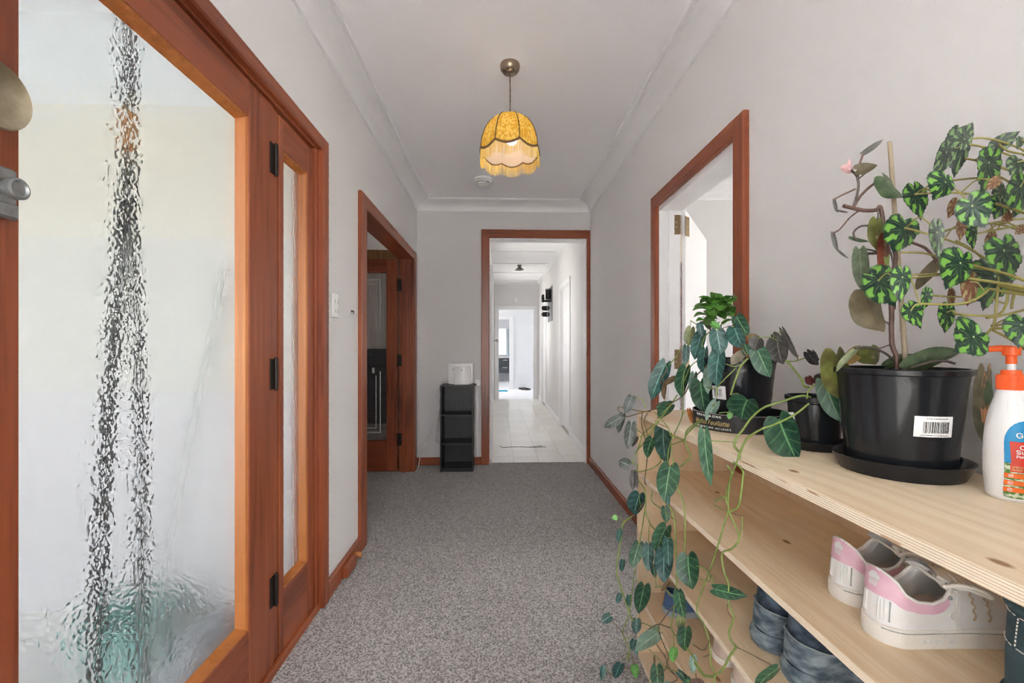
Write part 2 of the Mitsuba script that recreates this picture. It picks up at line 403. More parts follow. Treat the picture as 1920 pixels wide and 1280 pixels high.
mat('vinyl', proc(tile_c), 0.16, spec=0.5)
mat('vinyl_light', [0.69, 0.67, 0.635], 0.18)
mat('vinyl_warm', [0.66, 0.635, 0.59], 0.2)
mat('grout', [0.45, 0.43, 0.39], 0.6)
struct('floor_4', box(HX0 - 0.1, 1.06, YE + 0.06, HY1, -0.06, -0.004), 'grout', label='white tiled vinyl floor of the hallway beyond the end doorway')
rt = random.Random(4)
ts = 0.252
tiles = {}
ny = int((HY1 - YE) / ts) + 1
for j in range(ny):
    y0, y1 = YE + 0.062 + j * ts, min(YE + 0.062 + (j + 1) * ts, HY1)
    if y1 - y0 < 0.02:
        continue
    for i in range(4):
        x0 = HX0 + i * ts
        m = box(x0 + 0.0012, min(x0 + ts, HX1) - 0.0012, y0 + 0.0012, y1 - 0.0012, -0.006, rt.uniform(-0.0005, 0.0005), 0.0008)
        struct('tile', m, rt.choice(['vinyl', 'vinyl', 'vinyl_light', 'vinyl_warm']), parent='floor_4')
mat('grime', [0.16, 0.14, 0.12], 0.7)
struct('crack', cat([tube([(0.05, 5.02, 0.001), (0.2, 5.06, 0.001), (0.42, 5.03, 0.001), (0.55, 5.04, 0.001)], 0.004, n=5), tube([(0.36, 5.03, 0.001), (0.47, 5.08, 0.001), (0.52, 5.09, 0.001)], 0.004, n=5),
                     tube([(0.02, 5.12, 0.001), (0.06, 5.02, 0.001)], 0.003, n=5)]), 'grime', parent='floor_4', label='dark split line in the vinyl')
struct('wall_hall_right', cat([box(HX1, HX1 + 0.1, YE + TW, 5.57, 0, ZC), box(HX1, HX1 + 0.1, 5.57, 6.40, 1.965, ZC), box(HX1, HX1 + 0.1, 6.40, 8.33, 0, ZC), box(HX1, HX1 + 0.1, 8.33, 9.10, 1.96, ZC),
                               box(HX1, HX1 + 0.1, 9.10, HY1, 0, ZC)]), 'wall_paint', label='grey right wall of the hallway beyond')
struct('wall_hall_left', cat([box(HX0 - 0.1, HX0, YE + TW, 5.35, 0, ZC), box(HX0 - 0.1, HX0, 5.35, 6.45, 0, 1.0), box(HX0 - 0.1, HX0, 5.35, 6.45, 2.0, ZC), box(HX0 - 0.1, HX0, 6.45, 7.7, 0, ZC),
                              box(HX0 - 0.1, HX0, 7.7, 8.8, 0, 1.0), box(HX0 - 0.1, HX0, 7.7, 8.8, 2.0, ZC), box(HX0 - 0.1, HX0, 8.8, HY1, 0, ZC)]), 'wall_paint', label='left wall of the hallway beyond with window openings')
struct('ceiling_4', box(HX0 - 0.1, HX1 + 0.1, YE + TW, HY1 + 0.1, ZC, ZC + 0.06), 'ceiling_paint', label='white battened ceiling of the hallway beyond')
for y in (4.68, 5.61, 6.55, 7.49, 8.43, 9.36):
    struct('batten', box(HX0, HX1, y - 0.022, y + 0.022, ZC - 0.010, ZC + 0.002, 0.003), 'white_paint', parent='ceiling_4')
SQ = [(0, 0), (0, 0.05), (0.01, 0.05), (0.045, 0.012), (0.05, 0)]
struct('trim_22', cornice('y', HX1, YE + TW, HY1, ZC, SQ, -1), 'white_paint', label='white cornice along the hallway right wall')
struct('trim_23', cornice('x', HY1, HX0, HX1, ZC, SQ, -1), 'white_paint', label='white cornice on the hallway far wall')
struct('wall_hall_end', cat([box(HX0, 0.02, HY1, HY1 + 0.1, 0, ZC), box(0.02, 0.79, HY1, HY1 + 0.1, 1.965, ZC), box(0.79, HX1 + 0.1, HY1, HY1 + 0.1, 0, ZC)]), 'wall_paint', label='grey far wall of the hallway beyond')
struct('trim_24', cat([box(-0.06, 0.025, HY1 - 0.02, HY1 + 0.1, 0, 2.045, 0.004), box(0.785, 0.865, HY1 - 0.02, HY1 + 0.1, 0, 2.045, 0.004), box(-0.06, 0.865, HY1 - 0.021, HY1 + 0.1, 1.965, 2.046, 0.004)]), 'white_paint',
       label='white frame of the far hallway doorway')
struct('baseboard_hall', cat([box(HX1 - 0.018, HX1, YE + TW, 5.51, 0, 0.10, 0.004), box(HX1 - 0.018, HX1, 6.46, 8.25, 0, 0.10, 0.004), box(HX1 - 0.018, HX1, 9.18, HY1, 0, 0.10, 0.004)]), 'white_paint', label='white skirting of the hallway right wall')
struct('door_4', box(HX1 + 0.035, HX1 + 0.075, 5.575, 6.395, 0.01, 1.96, 0.003), 'white_paint', label='white hallway door on the right with black hinges')
struct('trim_25', cat([box(HX1 - 0.018, HX1 + 0.1, 5.51, 5.575, 0, 2.03, 0.004), box(HX1 - 0.018, HX1 + 0.1, 6.395, 6.46, 0, 2.03, 0.004), box(HX1 - 0.018, HX1 + 0.1, 5.51, 6.46, 1.96, 2.03, 0.004)]), 'white_paint',
       label='white frame of the hallway door with black hinges')
for z in (1.74, 0.98, 0.22):
    struct('hinge', cat([moved(trimesh.creation.cylinder(radius=0.009, height=0.12, sections=12), (HX1 + 0.028, 5.585, z)), box(HX1 + 0.010, HX1 + 0.036, 5.575, 5.625, z - 0.06, z + 0.06)]), 'hinge_black', 30, parent='door_4', label='black hinge')
struct('door_5', box(HX1 + 0.02, HX1 + 0.06, 8.335, 9.095, 0.01, 1.955, 0.003), 'white_paint', label='white hallway door at the far right')
struct('trim_26', cat([box(HX1 - 0.018, HX1 + 0.1, 8.25, 8.335, 0, 2.03, 0.004), box(HX1 - 0.018, HX1 + 0.1, 9.095, 9.18, 0, 2.03, 0.004), box(HX1 - 0.018, HX1 + 0.1, 8.25, 9.18, 1.955, 2.03, 0.004)]), 'white_paint',
       label='white frame of the far right hallway door')
# door leaf standing open against the hallway's left wall, only its edge and knob in view
struct('door_6', box(HX0 + 0.002, HX0 + 0.036, 4.46, 5.25, 0.01, 1.97, 0.003), 'white_paint', label='white door folded back against the hallway left wall')
mat('chrome', [0.55, 0.55, 0.56], 0.2, metallic=1.0)
struct('knob', moved(lathe([(0, 0), (0.024, 0.0), (0.024, 0.006), (0.009, 0.010), (0.009, 0.028), (0.022, 0.036), (0.026, 0.048), (0.020, 0.060), (0, 0.064)], 20), (HX0 + 0.036, 5.18, 1.22), ry=math.pi / 2), 'chrome', 40, parent='door_6', label='small metal knob')

# ---------------------------------------------------------------- white room beyond and its bathroom
struct('floor_5', box(-2.2, 2.2, HY1, 15.1, -0.06, 0), 'white_wall', label='white floor of the far rooms')
struct('ceiling_5', box(-2.2, 2.2, HY1 + 0.1, 15.1, 2.50, 2.56), 'ceiling_paint', label='white ceiling of the far rooms')
struct('wall_far', cat([box(-2.2, -0.72, 12.0, 12.1, 0, 2.5), box(-0.72, 0.35, 12.0, 12.1, 1.90, 2.5), box(0.35, 2.2, 12.0, 12.1, 0, 2.5), box(-2.2, HX0, HY1 + 0.1, HY1 + 0.2, 0, 2.5), box(HX1 + 0.1, 2.2, HY1 + 0.1, HY1 + 0.2, 0, 2.5),
                        box(1.05, 1.12, HY1 + 0.2, 12.0, 0, 2.5), box(-2.2, -2.1, HY1, 12.1, 0, 0.6), box(-2.2, -2.1, HY1, 12.1, 2.2, 2.5), box(-2.2, -2.1, 12.1, 15.0, 0, 1.0), box(-2.2, -2.1, 12.1, 15.0, 1.9, 2.5), box(2.1, 2.2, 12.1, 15.0, 0, 2.5)]), 'white_wall', label='white walls of the far rooms')
struct('wall_bathroom', box(-2.2, 2.2, 15.0, 15.1, 0, 2.5), 'white_wall', label='white bathroom wall behind the vanity')
struct('trim_27', cat([box(0.32, 0.44, 11.97, 12.10, 0, 1.98, 0.004), box(-0.80, 0.44, 11.97, 12.10, 1.89, 1.98, 0.004)]), 'white_paint', label='white frame of the bathroom doorway')

# ---------------------------------------------------------------- outside the front door
mat('render_wall', proc(lambda p, n, uv: mix((0.62, 0.63, 0.61), (0.68, 0.69, 0.67), fbm(p.y * 2, p.z * 2, 0.0, 3))), 0.8)
mat('concrete', proc(lambda p, n, uv: mix((0.55, 0.56, 0.57), (0.66, 0.66, 0.68), fbm(p.x * 3, p.y * 3, 0.0, 3))), 0.8)
struct('ground', box(-2.6, XL - TW, -6, 2.05, -0.20, -0.10), 'concrete', label='pale concrete path outside the front door')
struct('ground_001', box(-12, 12, -14, -0.72, -0.20, -0.06), 'concrete', label='pale concrete porch behind')
mat('panel_blue_white', [0.63, 0.665, 0.69], 0.8)
mat('panel_cream', proc(lambda p, n, uv: mix((0.61, 0.60, 0.54), (0.68, 0.67, 0.61), fbm(p.y * 2, p.z * 3, 0.0, 3))), 0.8)
mat('panel_lavender', [0.645, 0.65, 0.68], 0.8)
struct('wall_porch', cat([box(-2.6, -2.5, -3.6, 4.5, -0.2, 2.75), box(-2.5, XL - TW, 2.0, 2.1, -0.2, 0.0)]), 'render_wall', label='pale porch wall outside the front door')
for z0, z1, bs in ((2.20, 2.60, 'panel_blue_white'), (1.62, 2.20, 'panel_cream'), (0.95, 1.62, 'render_wall'), (-0.10, 0.95, 'panel_lavender')):
    struct('panel', box(-2.502, -2.485, -2.0, 2.0, z0, z1), bs, parent='wall_porch')
    if z1 > 0.5:
        struct('panel', box(-2.48, XL - TW - 0.01, 1.985, 2.001, max(z0, 0.0), z1), bs, parent='wall_left_room')
struct('porch_ceiling', box(-2.5, XL - TW, -2.6, 2.0, 2.60, 2.75), 'white_wall', label='white porch ceiling outside the front door')

# blurred things that stand outside behind the obscured glass
mat('pole_dark', [0.030, 0.036, 0.036], 0.5)
mat('pole_brown', [0.20, 0.09, 0.03], 0.6)
pl = thing('leaning_poles', 'two dark poles leaning together outside, blurred behind the front door glass', 'pole')
put('top_pole', tube([(-0.985, 1.21, 1.57), (-0.985, 1.213, 2.126)], 0.0115, n=10, curve=False), 'pole_dark', True, pl)
put('wrapping', tube([(-0.985, 1.21, 1.769), (-0.985, 1.21, 1.663)], 0.0130, n=10, curve=False), 'pole_brown', True, pl, label='brown wrapping')
put('leg', tube([(-0.985, 1.206, 1.612), (-0.985, 1.183, 1.353), (-0.985, 1.149, 0.97), (-0.985, 1.116, 0.401), (-0.985, 1.116, -0.1)], 0.0105, n=10), 'pole_dark', True, pl)
put('leg', tube([(-0.985, 1.211, 1.614), (-0.985, 1.227, 1.361), (-0.985, 1.252, 0.925), (-0.985, 1.252, 0.455), (-0.985, 1.252, -0.1)], 0.0085, n=10), 'pole_dark', True, pl)
mat('handle_grey', [0.42, 0.46, 0.46], 0.6)
put('broom_handle', tube([(-1.20, 1.985, 1.52), (-1.20, 1.94, 1.35), (-1.20, 1.69, 0.53), (-1.20, 1.50, -0.10)], 0.011, n=10), 'handle_grey', True, label='pale grey handle leaning outside, a faint slanting blur in the front door glass', category='broom handle')
mat('tub_teal', [0.22, 0.42, 0.40], 0.5)
tb = thing('tub', 'pale teal plastic tub outside, blurred low behind the front door glass', 'tub')
put('body', lathe([(0, 0), (0.105, 0), (0.133, 0.20), (0.140, 0.20), (0.140, 0.22), (0.126, 0.22), (0.10, 0.02), (0, 0.02)], 32, (-1.42, 1.76, -0.10)), 'tub_teal', 40, tb)
put('handle', tube([(-1.42 + 0.14 * math.cos(a), 1.76, 0.1 + 0.12 * math.sin(a)) for a in np.linspace(0, math.pi, 10)], 0.006, n=6), 'pole_dark', True, tb)
mat('sack_grey', proc(lambda p, n, uv: mix((0.16, 0.19, 0.22), (0.42, 0.46, 0.50), fbm(p.x * 14, p.y * 14, p.z * 14, 3))), 0.8)
sk = trimesh.creation.icosphere(4, 0.19)
v = sk.vertices * [0.7, 1.3, 0.6]
v = v * (1 + 0.25 * (meshkit.noise(v * 9, 4) - 0.5))[:, None]
put('sack', trimesh.Trimesh(v + [-1.05, 1.68, 0.02], sk.faces), 'sack_grey', True, label='lumpy grey-blue sack outside, blurred at the foot of the front door glass', category='sack')

# ---------------------------------------------------------------- pendant lamp
def velvet(p, n, uv):
    g = fbm(uv.x * 12, uv.y * 12, 3.0, 3)
    r = smoothstep(0.46, 0.54, g)
    return mix((0.88, 0.66, 0.17), (0.70, 0.42, 0.05), r)


scene['shade_fabric'] = {'type': 'principledthin', 'base_color': proc(velvet), 'roughness': 0.8, 'diff_trans': 0.95, 'eta': 1.2}
scene['shade_lining'] = {'type': 'principledthin', 'base_color': rgb([0.80, 0.72, 0.66]), 'roughness': 0.8, 'diff_trans': 1.15, 'eta': 1.2}
mat('braid', proc(lambda p, n, uv: mix((0.10, 0.05, 0.018), (0.21, 0.115, 0.045), noise(p.x * 500, p.y * 500, p.z * 500))), 0.7)
mat('fringe_yarn', proc(lambda p, n, uv: mix((0.62, 0.38, 0.06), (0.86, 0.66, 0.17), noise(p.x * 260, p.y * 260, 3.0))), 0.6, sheen=0.5)
mat('bronze', [0.33, 0.26, 0.19], 0.28, metallic=0.9)
mat('cord_brown', [0.10, 0.06, 0.035], 0.5)
PX, PY, RZ, RR, TZ = 0.062, 2.215, 2.123, 0.150, 2.292
lamp = thing('pendant_lamp', 'yellow fringed fabric pendant lamp hanging from the hall ceiling', 'lamp')
put('canopy', lathe([(0, 0.0), (0.048, 0.0), (0.050, -0.010), (0.047, -0.026), (0.036, -0.040), (0.020, -0.046), (0, -0.047)], 36, (PX, PY, ZC)), 'bronze', 40, lamp, label='dull bronze ceiling cup')
for a in (-1.1, -0.3, 0.5):
    put('screw', moved(trimesh.creation.icosphere(2, 0.004), (PX + 0.035 * math.sin(a), PY - 0.035 * math.cos(a), ZC - 0.041)), 'dark_metal', True, lamp)
put('cord', tube([(PX, PY, ZC - 0.045), (PX + 0.001, PY, 2.40), (PX, PY, TZ)], 0.0028, n=8), 'cord_brown', True, lamp)


def shade_pt(th, v, off=0.0):
    """th from the -y side towards +x, v 0 top to 1 rim; eight flattish gores with scalloped ends."""
    k = ((math.degrees(th) + 29) / 45.0) % 1.0            # place within the gore
    flat = math.cos(math.radians(22.5)) / math.cos(math.radians((k - 0.5) * 45))
    a = v * 1.45
    r = 0.045 + (RR - 0.045) * math.sin(a) / math.sin(1.45)
    zz = TZ - (TZ - RZ) * (1 - math.cos(a)) / (1 - math.cos(1.45))
    r *= 0.45 + 0.55 * (flat * 0.8 + 0.2) / 1.0
    zz -= 0.020 * v ** 4 * math.sin(math.pi * k) ** 0.9
    r += off
    return (PX + r * math.sin(th), PY - r * math.cos(th), zz - off * 0.5)


for g in range(8):
    th0 = math.radians(-29 + 45 * g)
    ths = th0 + np.linspace(0.0005, math.radians(45) - 0.0005, 13)
    P = np.array([[shade_pt(t, v) for t in ths] for v in np.linspace(0, 1, 15)])
    uvs = np.array([[(g * 1.7 + i / 12 * 1.4), v * 2.2] for v in np.linspace(0, 1, 15) for i in range(13)])
    put('gore', grid(P), 'shade_fabric', True, lamp, uv=uvs)
    Q = np.array([[shade_pt(t, v, -0.003) for t in ths] for v in np.linspace(0, 1, 15)])
    put('lining', grid(Q), 'shade_lining', True, lamp, label='off-white lining')
    put('rib_braid', tube([shade_pt(th0, v, 0.0012) for v in np.linspace(0, 1, 14)], 0.0024, n=6, curve=False), 'braid', True, lamp)
rim = [shade_pt(math.radians(-29) + t, 1.0, 0.001) for t in np.linspace(0, 2 * math.pi, 161)]
band = cat([tube(rim, 0.0042, n=7, curve=False), tube([(x, y, z + 0.005) for x, y, z in rim], 0.0025, n=6, curve=False)])
put('rim_braid', band, 'braid', True, lamp, label='brown braid round the scalloped rim')
put('top_ring', tube([shade_pt(t, 0.0, 0.001) for t in np.linspace(0, 2 * math.pi, 49)], 0.003, n=6, curve=False), 'braid', True, lamp)
rf = random.Random(8)
strands = []
NS = 470
for i in range(NS):
    th = 2 * math.pi * i / NS + rf.uniform(-0.003, 0.003)
    x, y, z = shade_pt(th, 1.0, rf.uniform(-0.001, 0.0015))
    L = 0.056 + rf.uniform(-0.004, 0.003)
    dx, dy = rf.uniform(-0.002, 0.002), rf.uniform(-0.002, 0.002)
    strands.append(tube([(x, y, z), (x + dx, y + dy, z - L * 0.5), (x + dx * 1.5 + rf.uniform(-0.001, 0.001), y + dy * 1.5, z - L)], [0.0009, 0.0009, 0.0006], n=3, curve=False, ends=False))
put('fringe', cat(strands), 'fringe_yarn', False, lamp, label='long yellow fringe', kind='stuff')
put('bulb_holder', lathe([(0, 0), (0.016, 0), (0.018, -0.045), (0, -0.045)], 18, (PX + 0.008, PY, TZ - 0.03)), 'white_plastic', 40, lamp)
put('spider', cat([tube([(PX + 0.045 * math.cos(a), PY + 0.045 * math.sin(a), TZ), (PX + 0.004, PY, TZ - 0.03)], 0.0015, n=6) for a in (0.3, 2.4, 4.5)]), 'dark_metal', True, lamp)
scene[lamp + '__bulb'] = ply(moved(lathe([(0, -0.062), (0.014, -0.060), (0.026, -0.048), (0.030, -0.032), (0.026, -0.016), (0.015, 0.0), (0.0, 0.004)], 24), (PX + 0.008, PY, TZ - 0.075)), 'white_plastic', smooth=True,
                             emitter={'type': 'area', 'radiance': rgb([0.36, 0.325, 0.28])})
tag(lamp + '__bulb', 'glowing warm white bulb')

# ---------------------------------------------------------------- smoke alarm, switch, hook, door stops
sa = thing('smoke_alarm', 'round white smoke alarm on the hall ceiling behind the pendant lamp', 'smoke alarm')
put('base', lathe([(0, 0), (0.074, 0), (0.075, -0.012), (0.068, -0.020), (0.055, -0.022), (0.052, -0.040), (0.044, -0.047), (0, -0.049)], 40, (-0.121, 3.73, ZC)), 'white_plastic', 30, sa)
slots = [moved(box(-0.0035, 0.0035, -0.0535, -0.050, -0.039, -0.026), rz=a) for a in np.linspace(0, 2 * math.pi, 26, endpoint=False)]
mat('slot_dark', [0.08, 0.08, 0.08], 0.7)
put('slots', moved(cat(slots), (-0.121, 3.73, ZC)), 'slot_dark', False, sa, label='dark slots')

sw = thing('light_switch', 'white double light switch on the left wall beside the front door', 'light switch')
put('plate', box(XL, XL + 0.009, 2.098, 2.172, 1.283, 1.399, 0.003), 'white_plastic', False, sw)
for y in (2.120, 2.150):
    for z in (1.318, 1.364):
        put('rocker', box(XL + 0.008, XL + 0.013, y - 0.008, y + 0.008, z - 0.012, z + 0.012, 0.002), 'white_plastic', False, sw)
        put('indicator', box(XL + 0.0125, XL + 0.0136, y - 0.002, y + 0.002, z - 0.009, z + 0.002), 'slot_dark', False, sw)
hk = put('wall_hook', cat([moved(lathe([(0, 0), (0.006, 0), (0.006, 0.003), (0, 0.004)], 16), (XL, 2.39, 1.335), ry=math.pi / 2), tube([(XL + 0.003, 2.39, 1.335), (XL + 0.010, 2.39, 1.336), (XL + 0.013, 2.39, 1.327), (XL + 0.009, 2.39, 1.320)], 0.0025, n=7)]),
         'dark_metal', True, label='tiny dark hook on the left wall between switch and doorway', category='hook')
sw2 = thing('light_switch', 'small beige light switch on the left wall past the far jamb', 'light switch')
mat('cream_plastic', [0.62, 0.55, 0.42], 0.4)
put('plate', box(XL, XL + 0.008, 4.205, 4.262, 1.28, 1.40, 0.003), 'cream_plastic', False, sw2)
put('rocker', box(XL + 0.007, XL + 0.012, 4.223, 4.245, 1.315, 1.36, 0.002), 'cream_plastic', False, sw2)
ds = put('door_stop', box(XL + 0.021, XL + 0.048, 2.19, 2.33, 0.012, 0.066, 0.004), 'rimu_y', label='red-brown wooden block fixed to the left skirting board', category='door stop')
ds2 = put('door_stop', moved(lathe([(0, 0), (0.017, 0), (0.018, 0.012), (0.014, 0.030), (0.010, 0.034), (0, 0.035)], 18), (XL + 0.022, 2.385, 0.038), ry=math.pi / 2), 'rimu_bead', 30, label='small pale wooden knob stop on the left skirting board', category='door stop')

# ---------------------------------------------------------------- lock furniture of the front door
mat('brass_tarnished', proc(lambda p, n, uv: mix((0.27, 0.22, 0.14), (0.46, 0.41, 0.30), fbm(p.y * 70, p.z * 70, p.x * 70, 3)), 1e-3), 0.36, metallic=0.9)
mat('zinc', proc(lambda p, n, uv: mix((0.20, 0.21, 0.21), (0.42, 0.44, 0.44), fbm(p.y * 110, p.z * 110, p.x * 110, 3))), 0.4, metallic=0.8)
kx = (-0.787, 0.675, 1.518)
struct('knob', moved(lathe([(0.0, 0.0), (0.014, 0.0), (0.012, 0.030), (0.020, 0.036), (0.044, 0.034), (0.0495, 0.042), (0.0505, 0.050), (0.0485, 0.053), (0.040, 0.0455), (0.020, 0.040), (0.0, 0.0385)], 48), kx, ry=math.pi / 2), 'brass_tarnished', 40,
       parent='door_1', label='dished tarnished brass knob')
struct('keyhole', moved(trimesh.creation.cylinder(radius=0.006, height=0.003, sections=16), (kx[0] + 0.0395, kx[1], kx[2]), ry=math.pi / 2), 'slot_dark', parent='door_1')
bolt = struct('night_latch', cat([box(-0.787, -0.776, 0.60, 0.742, 1.348, 1.427, 0.002), box(-0.777, -0.770, 0.60, 0.735, 1.405, 1.427, 0.003), box(-0.777, -0.768, 0.60, 0.738, 1.348, 1.372, 0.003)]), 'zinc', parent='door_1', label='worn zinc slide latch')
struct('latch_pull', moved(lathe([(0, 0), (0.008, 0), (0.008, 0.022), (0.0125, 0.027), (0.0165, 0.036), (0.0165, 0.044), (0.013, 0.046), (0.011, 0.042), (0, 0.041)], 26), (-0.777, 0.703, 1.387), ry=math.pi / 2), 'zinc', 35, parent=bolt, label='grey pull button')

# ---------------------------------------------------------------- black cube shelf with routers
mat('black_board', proc(lambda p, n, uv: mix((0.010, 0.011, 0.014), (0.020, 0.022, 0.027), noise(p.x * 300, p.z * 20, p.y * 300))), 0.4)
bx0, bx1, by0, by1, bh = -0.525, -0.224, 4.06, 4.298, 0.793
bc = thing('cube_shelf', 'narrow black three-tier cube shelf standing against the end wall', 'shelf unit')
put('side_panel', box(bx0, bx0 + 0.013, by0, by1, 0, bh, 0.001), 'black_board', False, bc)
put('side_panel', box(bx1 - 0.013, bx1, by0, by1, 0, bh, 0.001), 'black_board', False, bc)
put('top_panel', box(bx0 + 0.013, bx1 - 0.013, by0, by1, bh - 0.014, bh, 0.001), 'black_board', False, bc)
put('bottom_panel', box(bx0 + 0.013, bx1 - 0.013, by0, by1, 0.022, 0.036, 0.001), 'black_board', False, bc)
put('plinth', box(bx0 + 0.013, bx1 - 0.013, by0 + 0.012, by0 + 0.024, 0.0, 0.022), 'black_board', False, bc)
for z in (0.524, 0.264):
    put('shelf', box(bx0 + 0.013, bx1 - 0.013, by0 + 0.003, by1 - 0.004, z - 0.013, z, 0.001), 'black_board', False, bc)
put('back_panel', box(bx0 + 0.013, bx1 - 0.013, by1 - 0.004, by1 - 0.001, 0.036, bh - 0.014), 'black_board', False, bc)
for z in (0.69, 0.44, 0.15):
    put('cam_cap', moved(trimesh.creation.cylinder(radius=0.004, height=0.002, sections=10), (bx0, by0 + 0.03, z), ry=math.pi / 2), 'slot_dark', False, bc)

mat('router_white', [0.83, 0.83, 0.84], 0.25)


def router(x0, x1, y0, y1, z0, h, label, bulge):
    t = thing('router', label, 'router')
    n = 18
    front = [(x0 + (x1 - x0) * i / n, y0 - bulge * math.sin(math.pi * i / n) ** 0.7) for i in range(n + 1)]
    poly = front + [(x1, y1), (x0, y1)]
    m = prism(poly, h)
    m.apply_translation([0, 0, z0])
    v = m.vertices.copy()
    v[:, 1] += (v[:, 2] - z0) * 0.10                      # leans back a little
    put('body', trimesh.Trimesh(v, m.faces), 'router_white', 30, t)
    put('foot', box(x0 + 0.01, x1 - 0.01, y0 - bulge * 0.5 - 0.008, y1 + 0.015, z0 - 0.004, z0 + 0.004, 0.002), 'router_white', False, t)
    return t


r1 = router(-0.467, -0.236, 4.205, 4.238, bh + 0.005, 0.188, 'flat white router behind the curved one on the black cube shelf', 0.002)
put('badge', box(-0.425, -0.418, 4.2155, 4.222, bh + 0.132, bh + 0.142, 0.001), 'slot_dark', False, r1, label='small dark logo mark')
r2 = router(-0.412, -0.250, 4.130, 4.160, bh + 0.005, 0.158, 'curved white router in front on the black cube shelf', 0.016)
put('badge', moved(trimesh.creation.cylinder(radius=0.005, height=0.004, sections=14), (-0.331, 4.1275, bh + 0.135), rx=math.pi / 2), 'slot_dark', False, r2, label='small dark logo mark')
mat('cable_white', [0.72, 0.71, 0.69], 0.4)
mat('cable_blue', [0.07, 0.22, 0.36], 0.4)
cb = thing('cable', 'white cable running from the routers down to the carpet by the left doorway', 'cable')
put('lead', tube([(-0.46, 4.22, 0.803), (-0.50, 4.22, 0.803), (-0.535, 4.22, 0.795), (-0.548, 4.22, 0.70), (-0.545, 4.225, 0.60), (-0.575, 4.23, 0.48), (-0.64, 4.23, 0.32), (-0.715, 4.22, 0.17), (-0.735, 4.20, 0.08), (-0.745, 4.12, 0.006), (-0.80, 4.06, 0.004)], 0.0032, n=7), 'cable_white', True, cb)
cb2 = thing('cable', 'second white cable looping beside the left edge of the black cube shelf', 'cable')
put('lead', tube([(-0.46, 4.24, 0.803), (-0.525, 4.25, 0.80), (-0.54, 4.25, 0.74), (-0.545, 4.25, 0.60), (-0.568, 4.25, 0.49), (-0.568, 4.25, 0.42), (-0.585, 4.25, 0.30), (-0.59, 4.25, 0.235), (-0.575, 4.25, 0.222), (-0.528, 4.25, 0.235)], 0.0028, n=7), 'cable_white', True, cb2)
put('connector', box(-0.552, -0.536, 4.235, 4.26, 0.60, 0.67, 0.003), 'cable_blue', False, cb2, label='blue plug')
put('connector', box(-0.531, -0.5265, 4.235, 4.26, 0.42, 0.50, 0.002), 'cable_white', False, cb2)
wb = thing('phone_socket', 'white phone socket box on the end wall between black shelf and doorway', 'socket')
put('box', box(-0.222, -0.165, YE - 0.030, YE, 0.762, 0.832, 0.003), 'white_plastic', False, wb)
put('lid', box(-0.206, -0.166, YE - 0.034, YE - 0.028, 0.768, 0.828, 0.002), 'white_plastic', False, wb)
put('plug', box(-0.224, -0.204, YE - 0.05, YE - 0.028, 0.772, 0.79, 0.002), 'slot_dark', False, wb)
cd = thing('cable_duct', 'white cable duct running down the wall behind the black shelf', 'cable duct')
put('channel', box(-0.212, -0.190, YE - 0.012, YE, 0.0, 0.762, 0.002), 'white_plastic', False, cd)
for z in (0.70, 0.46, 0.30):
    put('clip', box(-0.214, -0.188, YE - 0.016, YE - 0.006, z - 0.012, z + 0.012, 0.002), 'white_plastic', False, cd)

# ---------------------------------------------------------------- left room furniture
mat('pale_veneer', proc(lambda p, n, uv: mix((0.60, 0.52, 0.47), (0.78, 0.72, 0.67), fbm(p.x * 70, p.z * 2.5, 1.0, 3))), 0.45)
wd = thing('wardrobe', 'tall pale wooden wardrobe behind the open glazed door', 'wardrobe')
put('carcass', box(-2.1, -0.915, 4.42, 4.84, 0, 2.105, 0.003), 'veneer', False, wd)
for x0, x1 in ((-2.09, -1.51), (-1.50, -0.93)):
    put('door', box(x0, x1, 4.405, 4.421, 0.05, 1.97, 0.003), 'pale_veneer', False, wd)
bench = thing('bench', 'low grey-brown bench behind the glazed door', 'bench')
mat('bench_brown', proc(lambda p, n, uv: mix((0.10, 0.08, 0.07), (0.22, 0.19, 0.17), noise(p.x * 40, p.y * 200, p.z * 200))), 0.6)
put('seat', box(-1.75, -0.97, 4.15, 4.40, 0.37, 0.43, 0.004), 'bench_brown', False, bench)
for x in (-1.72, -1.02):
    put('leg', box(x, x + 0.04, 4.16, 4.38, 0, 0.37, 0.003), 'bench_brown', False, bench)
bk = thing('cabinet', 'black cabinet with thin grooves behind the glass of the left door', 'cabinet')
mat('cab_black', [0.030, 0.030, 0.034], 0.3)
mat('cab_teal', [0.03, 0.10, 0.12], 0.35)
put('body', box(-1.30, -1.03, 4.19, 4.39, 0.432, 1.125, 0.004), 'cab_black', False, bk)
put('side', box(-1.62, -1.302, 4.30, 4.395, 0.432, 1.06, 0.004), 'cab_teal', False, bk, label='teal side')
for i, z in enumerate((0.62, 0.80, 0.93, 1.02)):
    put('drawer', box(-1.29, -1.04, 4.180, 4.192, z - 0.075 if i < 2 else z - 0.045, z + 0.075 if i < 2 else z + 0.035, 0.003), 'cab_black', False, bk)
put('handle', box(-1.17, -1.15, 4.168, 4.182, 0.90, 0.95, 0.002), 'etched_line', False, bk, label='pale handle')
vs = thing('vase', 'colourful patterned round vase at the foot of the black cabinet', 'vase')


def vase_c(p, n, uv):
    d1, d2, r = voronoi(p.x * 38 + 7, p.z * 38)
    c = mix((0.65, 0.50, 0.12), (0.55, 0.12, 0.05), smoothstep(0.3, 0.34, r))
    c = mix(c, (0.06, 0.22, 0.40), smoothstep(0.6, 0.64, r))
    return mix(c, (0.7, 0.66, 0.55), smoothstep(0.84, 0.88, r))


